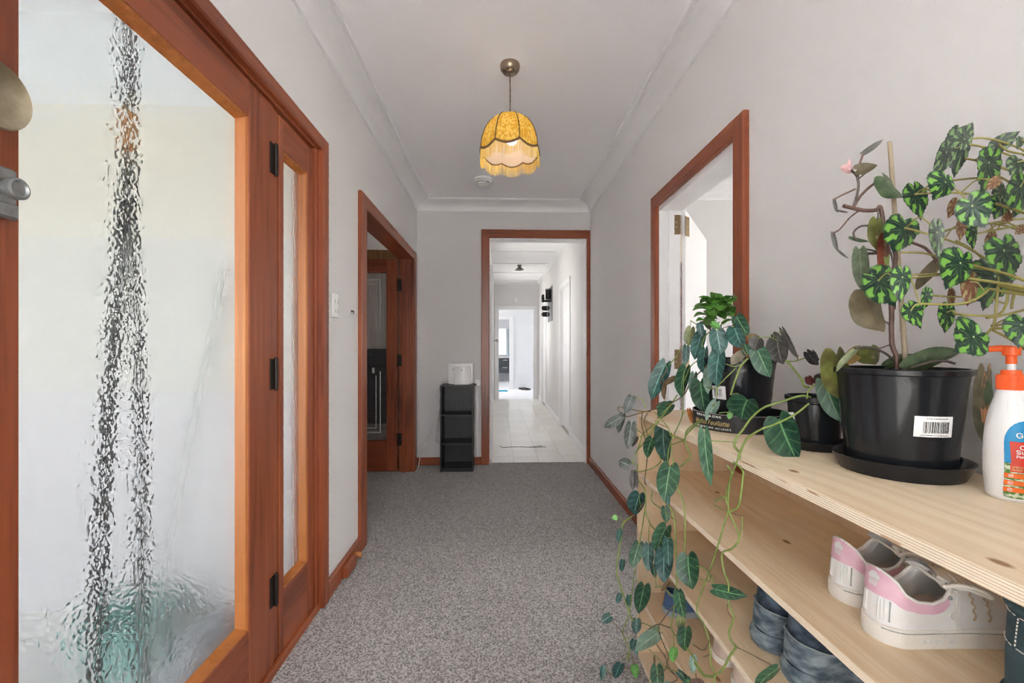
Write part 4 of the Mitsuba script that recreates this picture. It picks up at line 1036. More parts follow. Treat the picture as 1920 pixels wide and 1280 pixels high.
# -- the white pair
def sneaker(loc, rz, label, group=None):
    s = Shoe(L=0.262)
    t = thing('sneaker', label, 'sneaker', group)
    P = lambda m: place(m, loc, rz)
    sole = put('sole', P(s.outsole()), 'rubber_white', 40, t)
    put('upper', P(s.upper()), 'leather_white', 50, t)
    put('insole', P(s.insole()), 'lining_beige', True, t)
    put('tongue', P(s.tongue()), 'leather_white', 50, t)
    lo = lambda u: float(np.interp(u, [0, .035, .07, .13, .30, .37], [.40, .44, .42, .50, .50, .60]))
    tab = put('heel_tab', P(s.patch(0, 0.36, lo, 0.985, 0.0016, n=30, m=8, thick=0.0016)), 'pink_leather', 50, t, label='pale pink heel tab')
    put('collar_edge', P(cat([tube([s.wall(u, 1.0, sd, 0.0006) for u in np.linspace(0.0, s.open, 26)], 0.0022, n=7, curve=False) for sd in (1, -1)])), 'leather_white', True, t)
    put('foxing_line', P(cat([tube([(u * s.L - 0.0035 * (1 - 2 * u), s.bend(u) + sd * (s.hw(u) + 0.0030), s.sole - 0.004) for u in np.linspace(0.015, 0.97, 40)], 0.0009, n=5, curve=False) for sd in (1, -1)])), 'eyelet', True, t)
    # heel counter seams
    for u, sd in ((0.035, -1), (0.035, 1)):
        put('seam', P(tube([s.wall(u, q, sd, 0.0008) for q in np.linspace(0.04, 0.40, 6)], 0.0009, n=5, curve=False)), 'eyelet', True, t)
    for u in (0.006, 0.012, 0.020):
        for sd in (-1, 1):
            put('stripe', P(tube([s.wall(u, q, sd, 0.0006) for q in np.linspace(0.04, 0.38, 5)], 0.0011, n=5, curve=False)), 'leather_white', True, t)
    # eyestay and eyelets, laces
    for sd in (-1, 1):
        put('eyestay', P(s.patch(0.33, 0.66, 0.60, lambda u: 0.93 if u < s.open else 0.72, 0.0014, n=14, m=5, sides=(sd,), thick=0.0014)), 'leather_white', 50, t)
        for k, u in enumerate(np.linspace(0.36, 0.62, 6)):
            c = np.array(s.wall(u, 0.86 if u < s.open else 0.66, sd, 0.0026))
            ring = lathe([(0.0017, 0), (0.0034, 0), (0.0034, 0.0008), (0.0017, 0.0008), (0.0017, 0)], 14)
            put('eyelet', P(moved(ring, c, rx=-sd * 0.75)), 'eyelet', 30, t)
    for k, u in enumerate(np.linspace(0.385, 0.62, 6)):
        tt = 0.90 if u < s.open else 0.66
        a, b = np.array(s.wall(u - 0.01, tt, -1, 0.003)), np.array(s.wall(u + 0.012, tt, 1, 0.003))
        mid = (a + b) / 2 + [0, 0, 0.006]
        put('lace', P(tube([a, (a * 0.6 + mid * 0.4) + [0, 0, 0.003], mid, (b * 0.6 + mid * 0.4) + [0, 0, 0.003], b], 0.0026, n=6)), 'lace_white', True, t)
    c = np.array(s.wall(0.37, 0.9, -1, 0.004)) + [0, 0.012, 0.006]
    for pts in ([c, c + [0.012, -0.016, 0.010], c + [0.036, -0.030, 0.006], c + [0.046, -0.026, -0.004], c + [0.026, -0.012, 0.002], c], [c, c + [0.01, 0.014, 0.010], c + [0.03, 0.03, 0.006], c + [0.02, 0.035, 0.0], c]):
        put('lace', P(tube(pts, 0.0030, n=6)), 'lace_white', True, t)
    # zig-zag stitching on both flanks
    for sd in (-1, 1):
        for u0 in (0.50, 0.585):
            zz = [np.array(s.wall(u0 + (0.016 if k % 2 else 0.0) + 0.0 * k, 0.08 + 0.065 * k, sd, 0.0012)) for k in range(8)]
            put('zigzag_stitch', P(tube(zz, 0.0012, n=5, curve=False)), 'stitch_tan', True, t, label='tan zigzag stitching')
    # toe cap seam and quarter seam
    for sd in (-1, 1):
        put('seam', P(tube([s.wall(u, q, sd, 0.0008) for u, q in ((0.40, 0.02), (0.385, 0.14), (0.36, 0.30), (0.41, 0.45), (0.43, 0.62))], 0.0008, n=5)), 'rubber_white', True, t)
    # raised word on the sole's flank and the mark on the heel tab
    for sd in (-1, 1):
        u = 0.27
        y = s.bend(u) + sd * (s.hw(u) + 0.0038)
        m = cat([meshkit.text_mesh('adidas', 0.0075, 0.0009, True), moved(trefoil(0.0045), (0.047, 0.0035, 0.0))])
        m = moved(m, (-0.024, 0, 0))
        m = moved(m, (u * s.L, y, 0.009), rx=math.pi / 2) if sd < 0 else moved(moved(m, rx=math.pi / 2), (u * s.L, y, 0.009), rz=math.pi)
        put('lettering', P(m), 'leather_white', False, sole, label='raised sole lettering')
    # trefoil on the heel tab
    m = trefoil(0.0120)
    v = m.vertices
    pts = []
    for x, y, z in v:
        tq = 0.70 + y / 0.075
        arc = x
        uu = (abs(arc) / 0.046) ** 1.9 * 0.05
        pts.append(np.array(s.wall(max(uu, 1e-4), tq, -1 if arc > 0 else 1, 0.0018 + z)))
    put('heel_mark', P(trimesh.Trimesh(np.array(pts), m.faces, process=False)), 'leather_white', False, tab, label='white three-leaf mark')
    return t


def trefoil(r):
    """Three leaves over three bars, flat, extruded."""
    from shapely.geometry import Polygon, box as sb
    from shapely.ops import unary_union
    leaves = []
    for a, k in ((0, 1.0), (0.95, 0.95), (-0.95, 0.95)):
        pts = [(0.42 * r * math.sin(t) * (1 - 0.25 * math.cos(t)), r * k * (0.55 - 0.62 * math.cos(t))) for t in np.linspace(0, 2 * math.pi, 20)]
        leaves.append(Polygon([(x * math.cos(a) + y * math.sin(a), -x * math.sin(a) + y * math.cos(a)) for x, y in pts]).buffer(0))
    g = unary_union(leaves)
    for k in range(3):
        g = g.difference(sb(-2 * r, -0.02 * r - k * 0.26 * r, 2 * r, 0.07 * r - k * 0.26 * r))
    bars = [sb(-0.75 * r + 0.1 * k * r, -0.36 * r - k * 0.26 * r, 0.75 * r - 0.1 * k * r, -0.20 * r - k * 0.26 * r) for k in range(3)]
    g = unary_union([g] + bars)
    return cat([trimesh.creation.extrude_polygon(q, 0.0006, engine='earcut') for q in getattr(g, 'geoms', [g]) if q.area > 1e-9])


Z2, Z3, Z4 = SHELF[1], SHELF[2], SHELF[3]
sneaker((0.597, 0.690, Z2), 0.01, 'white sneaker with pink heel tab, nearer of the pair on the second shelf')
sneaker((0.621, 0.794, Z2), 0.01, 'white sneaker with pink heel tab, farther of the pair behind its mate')


# -- dark slip-ons and others
def slipon(loc, rz, label, mats, L=0.262, heel=0.040, ball=0.048, group=None):
    s = Shoe(L=L, heel=heel, ball=ball, sole=0.030, H=((0, .118), (.08, .112), (.2, .095), (.32, .092), (.42, .085)), A=((0, .16), (.30, .15), (.42, .088), (.6, .066), (.8, .048), (1, .034)), open_to=0.43)
    t = thing('slip_on_shoe', label, 'shoe', group)
    P = lambda m: place(m, loc, rz)
    body, lower, pipe = mats
    # puffy sole wrap
    us = np.concatenate([s.us(0, 1, 40)])
    rings = []
    for z, o in ((0.0, -0.001), (0.004, 0.004), (0.018, 0.0065), (0.030, 0.004), (0.036, -0.001)):
        ring = [(u * s.L - (0.004 + o) * (1 - 2 * u), s.bend(u) + (s.hw(u) + o), z) for u in us] + [(u * s.L - (0.004 + o) * (1 - 2 * u), s.bend(u) - (s.hw(u) + o), z) for u in us[::-1]]
        rings.append(ring)
    m = grid(np.array(rings), close_v=True)
    put('sole', P(cat([m, s.outsole(0.001, 0.004)])), lower, 40, t, label='paler padded sole wrap')
    put('upper', P(s.upper()), body, 50, t)
    put('insole', P(s.insole()), 'slot_dark', True, t)
    f = lambda u: 0.04
    g = lambda u: float(np.interp(u, [0, .2, .5], [.40, .42, .40]))
    put('heel_band', P(s.patch(0, 0.60, f, g, 0.0045, n=34, m=7, thick=0.006)), lower, 60, t, label='padded heel band')
    put('piping', P(tube([s.wall(u, g(u), -1, 0.005) for u in np.linspace(0.60, 0.0, 30)] + [s.wall(u, g(u), 1, 0.005) for u in np.linspace(0.02, 0.6, 30)], 0.0016, n=6, curve=False)), pipe, True, t, label='pale piping')
    for sd in (-1, 1):
        put('pull_patch', P(s.patch(0.20, 0.34, 0.56, 0.66, 0.0022, n=8, m=3, sides=(sd,), thick=0.0022)), pipe, 50, t)
    put('collar_edge', P(cat([tube([s.wall(u, 1.0, sd, 0.0) for u in np.linspace(0.0, s.open, 22)], 0.003, n=7, curve=False) for sd in (1, -1)])), body, True, t)
    return t


nv = ('suede_navy', 'suede_pale', 'piping_grey')
slipon((0.598, 1.000, Z3), -0.06, 'navy suede slip-on shoe on the third shelf, farther of its pair', nv)
slipon((0.598, 0.888, Z3), -0.06, 'navy suede slip-on shoe on the third shelf, nearer of its pair', nv)

# dark teal moccasin at the frame's right edge with white stitching
s = Shoe(L=0.215, heel=0.042, ball=0.050, sole=0.012, H=((0, .110), (.10, .115), (.2, .118), (.32, .115), (.42, .10)), A=((0, .16), (.30, .15), (.42, .11), (.6, .075), (.8, .05), (1, .035)), open_to=0.43)
tm = thing('moccasin', 'dark teal suede boot with white dashed stitching at the right end of the second shelf', 'shoe')
PM = lambda m: place(m, (0.662, 0.530, Z2), 0.06)
put('sole', PM(s.outsole(0.002, 0.014)), 'suede_teal', 40, tm)
put('upper', PM(s.upper()), 'suede_teal', 50, tm)
put('insole', PM(s.insole()), 'slot_dark', True, tm)
put('collar', PM(cat([tube([s.wall(u, 1.0, sd, 0.0) for u in np.linspace(0.0, s.open, 22)], 0.006, n=8, curve=False) for sd in (1, -1)])), 'suede_teal', True, tm)
dash = []
for line in ([(u, 0.86) for u in np.linspace(0.0, 0.42, 26)], [(u, 0.42 + 0.25 * u) for u in np.linspace(0.0, 0.5, 28)], [(0.012, q) for q in np.linspace(0.44, 0.86, 9)], [(0.10 + 0.3 * k, 0.44 - 0.30 * k) for k in np.linspace(0, 1, 9)]):
    for sd in (1, -1):
        pts = [np.array(s.wall(u, q, sd, 0.0012)) for u, q in line]
        for a, b in zip(pts[:-1], pts[1:]):
            if np.linalg.norm(b - a) > 1e-4:
                dash.append(tube([a + (b - a) * 0.15, a + (b - a) * 0.75], 0.0008, n=5, curve=False))
put('stitching', PM(cat(dash)), 'lace_white', False, tm, label='white dashed stitching')


# pale slippers and the blue shoe low down
def low_shoe(name, loc, rz, label, category, mats, group=None):
    s = Shoe(L=0.25, heel=0.036, ball=0.046, sole=0.018, H=((0, .055), (.1, .05), (.2, .042), (.42, .048)), A=((0, .12), (.28, .12), (.42, .055), (.6, .05), (.8, .04), (1, .028)), open_to=0.43)
    t = thing(name, label, category, group)
    P = lambda m: place(m, loc, rz)
    put('sole', P(s.outsole(0.003)), mats[1], 40, t)
    put('upper', P(s.upper()), mats[0], 50, t)
    put('insole', P(s.insole()), mats[2], True, t, label='paler insole')
    put('edge_stitch', P(cat([tube([s.wall(u, 1.0, sd, 0.0) for u in np.linspace(0.0, s.open, 22)], 0.0020, n=6, curve=False) for sd in (1, -1)])), mats[1], True, t)
    return t


low_shoe('slipper', (0.632, 1.270, Z4), 0.0, 'pale beige slipper on the fourth shelf, farther of its pair', 'slipper', ('tan_pale', 'rubber_white', 'lining_beige'))
low_shoe('slipper', (0.632, 1.160, Z4), 0.0, 'pale beige slipper on the fourth shelf, nearer of its pair', 'slipper', ('tan_pale', 'rubber_white', 'lining_beige'))
low_shoe('canvas_shoe', (0.572, 1.500, Z4), 0.02, 'dark blue canvas shoe far back on the fourth shelf', 'shoe', ('blue_knit', 'piping_grey', 'blue_knit'))
# trainers in the far white room
low_shoe('trainer', (0.56, 11.75, 0.0), 0.15, 'dark trainer on the far white floor, left of its pair', 'shoe', ('iron_black', 'rubber_white', 'slot_dark'))
low_shoe('trainer', (0.62, 11.60, 0.0), -0.10, 'dark trainer on the far white floor, right of its pair', 'shoe', ('iron_black', 'rubber_white', 'slot_dark'))

# ---------------------------------------------------------------- where the leaves and stems grow (metres)
TRAIL_LEAVES = [
 ('teal',[0.5606,1.4748,1.0843],[0.5094,1.4712,0.9681],[0.5133,1.4751,1.0491],[0.5665,1.4706,1.0264]),
 ('green',[0.597,1.3998,1.0777],[0.5776,1.4027,0.9845],[0.5636,1.3925,1.0459],[0.6154,1.4099,1.0349]),
 ('olive',[0.6074,1.3744,1.2022],[0.5954,1.3713,1.146],[0.5854,1.3732,1.1829],[0.6195,1.3724,1.1765]),
 ('dark_teal',[0.6024,1.3038,1.2127],[0.6103,1.3032,1.1749],[0.596,1.3074,1.1954],[0.6151,1.2996,1.1998]),
 ('teal',[0.6192,1.3289,1.1866],[0.5861,1.3125,1.1049],[0.5847,1.3186,1.1596],[0.6256,1.3226,1.1477]),
 ('teal',[0.5978,1.3829,1.1471],[0.5977,1.3915,1.0845],[0.5881,1.3925,1.1228],[0.6081,1.3819,1.1215]),
 ('teal',[0.6023,1.197,1.188],[0.6061,1.1825,1.1224],[0.583,1.2009,1.1575],[0.6228,1.1787,1.1656]),
 ('teal',[0.6259,1.153,1.1945],[0.6575,1.1707,1.1405],[0.6138,1.1579,1.1639],[0.6654,1.1659,1.1824]),
 ('teal',[0.6138,1.2979,1.1371],[0.5966,1.2741,1.0632],[0.5861,1.2788,1.1088],[0.6257,1.2932,1.1058]),
 ('teal',[0.61,1.2084,1.1284],[0.5961,1.2012,1.0348],[0.5775,1.2018,1.0936],[0.6307,1.2077,1.088]),
 ('pale',[0.6005,1.2471,1.0783],[0.611,1.269,1.0111],[0.594,1.2632,1.0512],[0.6173,1.2529,1.0519]),
 ('pale',[0.6023,1.3427,1.0619],[0.6035,1.3632,0.9941],[0.5902,1.353,1.0365],[0.6172,1.3529,1.0333]),
 ('dark_green',[0.6325,1.1527,1.2231],[0.6694,1.1621,1.1735],[0.6345,1.164,1.1934],[0.661,1.151,1.2134]),
 ('bright',[0.594,1.2085,1.2106],[0.6193,1.2084,1.1968],[0.6017,1.2131,1.1968],[0.6066,1.2039,1.2133]),
 ('green',[0.6819,1.145,1.1406],[0.7042,1.1241,1.0647],[0.6665,1.137,1.0991],[0.713,1.1323,1.1209]),
 ('dark',[0.7336,1.1439,1.1635],[0.7418,1.1371,1.0987],[0.7065,1.1409,1.1318],[0.7666,1.1401,1.1431]),
 ('dark',[0.7608,1.1594,1.1878],[0.7943,1.1485,1.1114],[0.7654,1.1543,1.1527],[0.7819,1.1538,1.1614]),
 ('dark',[0.6821,1.1379,1.1655],[0.6741,1.1432,1.1349],[0.6604,1.142,1.1602],[0.6981,1.139,1.1464]),
 ('underside',[0.6604,1.1694,1.1289],[0.6129,1.1538,1.0982],[0.6287,1.1554,1.1266],[0.652,1.1675,1.1063]),
 ('dark_green',[0.661,1.1592,1.0046],[0.6388,1.1518,0.9526],[0.6028,1.1423,0.9994],[0.7015,1.1686,0.9679]),
 ('dark_green',[0.5968,1.2883,1.0426],[0.6171,1.3049,0.9506],[0.5755,1.3037,1.0007],[0.6356,1.2895,1.0111]),
 ('pale',[0.6125,1.2227,0.9897],[0.5918,1.2411,0.9363],[0.5932,1.2355,0.9756],[0.617,1.2281,0.961]),
 ('teal',[0.5451,1.456,0.8899],[0.554,1.4648,0.7566],[0.5168,1.4536,0.837],[0.5815,1.4672,0.8362]),
 ('dark',[0.4822,1.5282,0.8313],[0.4668,1.5315,0.7981],[0.4645,1.5261,0.824],[0.4878,1.5335,0.8119]),
 ('green',[0.5773,1.4595,0.9525],[0.5228,1.4455,0.9122],[0.5388,1.444,0.9523],[0.571,1.4607,0.9206]),
 ('dark_green',[0.5598,1.4578,0.9562],[0.5292,1.4664,0.9384],[0.5449,1.4676,0.9582],[0.5508,1.4563,0.9398]),
 ('brown',[0.5534,1.4559,1.0174],[0.5494,1.457,0.9685],[0.5423,1.4533,0.999],[0.5614,1.4595,0.9968]),
 ('brown',[0.5805,1.4367,1.0442],[0.5391,1.4416,1.0187],[0.5573,1.4345,1.0428],[0.571,1.4435,1.0251]),
 ('bright',[0.6265,1.1708,0.9702],[0.621,1.1691,0.9499],[0.6178,1.1738,0.9633],[0.6306,1.1661,0.9608]),
 ('orange',[0.5939,1.3557,0.9484],[0.6165,1.3639,0.895],[0.5939,1.3577,0.9244],[0.6127,1.362,0.9296]),
 ('dark',[0.7217,1.137,1.1786],[0.7433,1.1395,1.1599],[0.7258,1.143,1.1633],[0.7352,1.1337,1.1789]),
 ('dark_green',[0.6648,1.1542,1.126],[0.6507,1.1491,1.1547],[0.6677,1.1451,1.1423],[0.6499,1.158,1.1327]),
 ('brown',[0.6577,1.1418,1.1678],[0.694,1.1464,1.1679],[0.6749,1.1483,1.1569],[0.6701,1.1401,1.1787]),
 ('green',[0.4781,1.2145,0.8136],[0.4749,1.2441,0.7099],[0.4507,1.243,0.7729],[0.5046,1.2155,0.7708]),
 ('dark_green',[0.4823,1.3777,0.8577],[0.4702,1.3919,0.7955],[0.4596,1.3802,0.8385],[0.4965,1.3893,0.8267]),
 ('green',[0.4719,1.0019,0.9475],[0.4866,1.0059,0.8274],[0.4616,1.0035,0.898],[0.4945,1.0044,0.9009]),
 ('grey',[0.4638,1.5198,0.97],[0.4396,1.5109,0.9154],[0.4377,1.5217,0.9542],[0.4697,1.5089,0.9422]),
 ('grey',[0.4259,1.5196,0.9009],[0.3654,1.5146,0.8658],[0.3937,1.5237,0.9011],[0.409,1.5101,0.8729]),
 ('grey',[0.4609,1.5104,0.8787],[0.4503,1.5154,0.7938],[0.4381,1.5216,0.8461],[0.4753,1.5041,0.8433]),
 ('grey',[0.4555,1.5212,0.7346],[0.4202,1.5288,0.748],[0.4512,1.5306,0.7576],[0.4321,1.5192,0.7221]),
 ('grey',[0.4346,1.5298,0.908],[0.4134,1.5164,0.8468],[0.4105,1.517,0.8883],[0.4409,1.5291,0.8788]),
 ('dark',[0.4686,1.5148,0.712],[0.4611,1.4977,0.6532],[0.4549,1.5087,0.6886],[0.4753,1.5038,0.6891]),
 ('dark',[0.4712,1.4971,0.7136],[0.4781,1.5007,0.6611],[0.4674,1.5013,0.6911],[0.4808,1.4966,0.694]),
 ('dark_green',[0.608,0.9405,0.9874],[0.6388,0.93,0.9017],[0.5796,0.929,0.9398],[0.6605,0.9417,0.9667]),
 ('dark_teal',[0.4831,1.5018,0.6402],[0.4626,1.4953,0.5732],[0.4417,1.4887,0.6252],[0.508,1.5083,0.6019]),
 ('dark_green',[0.4786,1.2514,0.6859],[0.4785,1.2361,0.6476],[0.4668,1.2494,0.6673],[0.4891,1.2381,0.6747]),
 ('teal',[0.4773,1.2234,0.7282],[0.4785,1.2287,0.6946],[0.473,1.2278,0.7142],[0.483,1.2243,0.715]),
 ('green',[0.4887,1.2751,0.6213],[0.461,1.2856,0.544],[0.4532,1.2744,0.6025],[0.503,1.2861,0.5776]),
 ('teal',[0.4729,1.2181,0.6121],[0.4836,1.2393,0.5301],[0.4633,1.2325,0.5766],[0.4926,1.225,0.5806]),
 ('green',[0.4831,1.5018,0.47],[0.4588,1.4977,0.3902],[0.4535,1.5099,0.4401],[0.4926,1.4895,0.4365]),
 ('teal',[0.4794,1.3937,0.5139],[0.4764,1.3882,0.4372],[0.4606,1.3964,0.4814],[0.4953,1.3855,0.4855]),
 ('dark_teal',[0.4778,1.2595,0.5606],[0.478,1.2624,0.4708],[0.4519,1.2653,0.5231],[0.504,1.2566,0.526]),
 ('dark_teal',[0.4759,1.3459,0.479],[0.4812,1.3462,0.4368],[0.4674,1.3422,0.4631],[0.4887,1.3499,0.4611]),
 ('dark_green',[0.4791,1.1074,0.6151],[0.4785,1.0864,0.5445],[0.4476,1.0957,0.5856],[0.5086,1.0982,0.5895]),
 ('dark_green',[0.4932,1.4752,0.3425],[0.4818,1.4977,0.2407],[0.4655,1.4958,0.3016],[0.513,1.477,0.3002]),
 ('green',[0.4754,1.1555,0.4973],[0.4834,1.1397,0.438],[0.4595,1.1416,0.4747],[0.4966,1.1537,0.4738]),
 ('olive',[0.4774,1.1391,0.442],[0.4781,1.1461,0.4054],[0.4659,1.1463,0.4258],[0.49,1.1388,0.4282]),
 ('dark_green',[0.4833,1.125,0.4204],[0.472,1.1077,0.375],[0.4566,1.1124,0.4076],[0.4996,1.1204,0.3988]),
 ('teal',[0.4777,1.5067,0.2078],[0.4699,1.4912,0.1677],[0.4586,1.5046,0.1903],[0.4895,1.4933,0.1949]),
 ('pale',[0.5087,1.389,0.2395],[0.4327,1.3847,0.188],[0.4588,1.3771,0.2469],[0.4975,1.3961,0.1915]),
 ('bright',[0.478,1.184,0.3279],[0.477,1.1942,0.2846],[0.4663,1.1905,0.311],[0.4897,1.1878,0.309]),
 ('pale',[0.4814,1.0743,0.3838],[0.4744,1.0605,0.3506],[0.4699,1.0723,0.3682],[0.4861,1.0624,0.3746]),
 ('green',[0.4781,1.3163,0.1838],[0.4789,1.3048,0.1125],[0.459,1.3166,0.1506],[0.4968,1.3044,0.1614]),
 ('green',[0.4859,1.2332,0.1946],[0.4673,1.2219,0.1534],[0.46,1.2331,0.1806],[0.4958,1.2219,0.1774]),
 ('dark_teal',[0.461,1.1154,0.3164],[0.5028,1.122,0.2712],[0.4709,1.1181,0.2919],[0.4851,1.1195,0.3037]),
 ('dark_green',[0.473,1.0931,0.3149],[0.4863,1.0852,0.2749],[0.468,1.0936,0.292],[0.4879,1.0848,0.3068]),
 ('purple',[0.4625,1.0428,0.3449],[0.5007,1.0483,0.335],[0.4787,1.0508,0.3246],[0.4773,1.0405,0.3561]),
 ('brown',[0.4883,1.2515,0.4716],[0.4634,1.2442,0.4513],[0.4725,1.2475,0.4688],[0.4835,1.248,0.4589]),
 ('teal',[0.4233,1.5187,0.5118],[0.4181,1.5253,0.4674],[0.4102,1.5211,0.4962],[0.4326,1.5229,0.4915]),
 ('teal',[0.4344,1.5209,0.4045],[0.4309,1.529,0.3623],[0.4217,1.521,0.3909],[0.4448,1.5289,0.3835]),
 ('teal',[0.4233,1.5187,0.2903],[0.4144,1.5245,0.2549],[0.4113,1.5269,0.2762],[0.4284,1.5163,0.2756]),
 ('teal',[0.4528,1.5103,0.2871],[0.4531,1.5211,0.2457],[0.4425,1.5167,0.2705],[0.464,1.5148,0.2694]),
 ('teal',[0.3857,1.5081,0.2209],[0.3579,1.5122,0.1988],[0.3656,1.5163,0.2233],[0.3837,1.5038,0.2005]),
 ('teal',[0.4675,1.5017,0.1432],[0.4605,1.511,0.1033],[0.4532,1.5058,0.1306],[0.4768,1.5068,0.1228]),
 ('teal',[0.4739,1.5037,0.116],[0.474,1.4949,0.0901],[0.4671,1.5005,0.105],[0.4802,1.4982,0.1075]),
 ('olive',[0.4524,1.5189,0.0854],[0.4492,1.516,0.0599],[0.4445,1.5149,0.0778],[0.4576,1.52,0.073]),
 ('dark_teal',[0.4241,1.5217,0.0471],[0.4031,1.5194,0.002],[0.3972,1.5175,0.0394],[0.4342,1.5235,0.0191]),
 ('bright',[0.4656,1.4955,0.0592],[0.476,1.5087,0.0082],[0.4576,1.5077,0.032],[0.4826,1.4966,0.0438]),
 ('teal',[0.3638,1.5129,0.0434],[0.3561,1.4999,0.0074],[0.3508,1.5119,0.0271],[0.3699,1.5008,0.0327]),
 ('teal',[0.4303,1.5333,-0.0265],[0.4371,1.5162,-0.0644],[0.4159,1.5221,-0.0416],[0.4493,1.5275,-0.0394]),
 ('green',[0.4829,1.4038,0.0526],[0.471,1.4007,0.0206],[0.4631,1.4117,0.0386],[0.4927,1.3928,0.0416]),
 ('bright',[0.4866,1.4896,-0.0095],[0.4894,1.4861,-0.0278],[0.481,1.4882,-0.018],[0.4943,1.4875,-0.0152]),
 ('bright',[0.4008,1.5215,0.5589],[0.4128,1.5142,0.5472],[0.3996,1.5197,0.5478],[0.4112,1.5162,0.561]),
 ('brown',[0.478,1.3344,0.2027],[0.4781,1.3334,0.1714],[0.475,1.3355,0.1891],[0.481,1.3323,0.1913]),
 ('green',[0.4679,1.3994,0.0271],[0.4939,1.3892,0.0186],[0.4691,1.3909,0.0135],[0.4869,1.3979,0.0355]),
 ('dark_green',[0.452,0.9101,0.6386],[0.517,0.908,0.623],[0.4701,0.9008,0.6231],[0.486,0.9178,0.6418]),
 ('dark_green',[0.4892,0.7666,0.5779],[0.4428,0.7589,0.5478],[0.4598,0.7577,0.5781],[0.4803,0.7676,0.5546]),
]
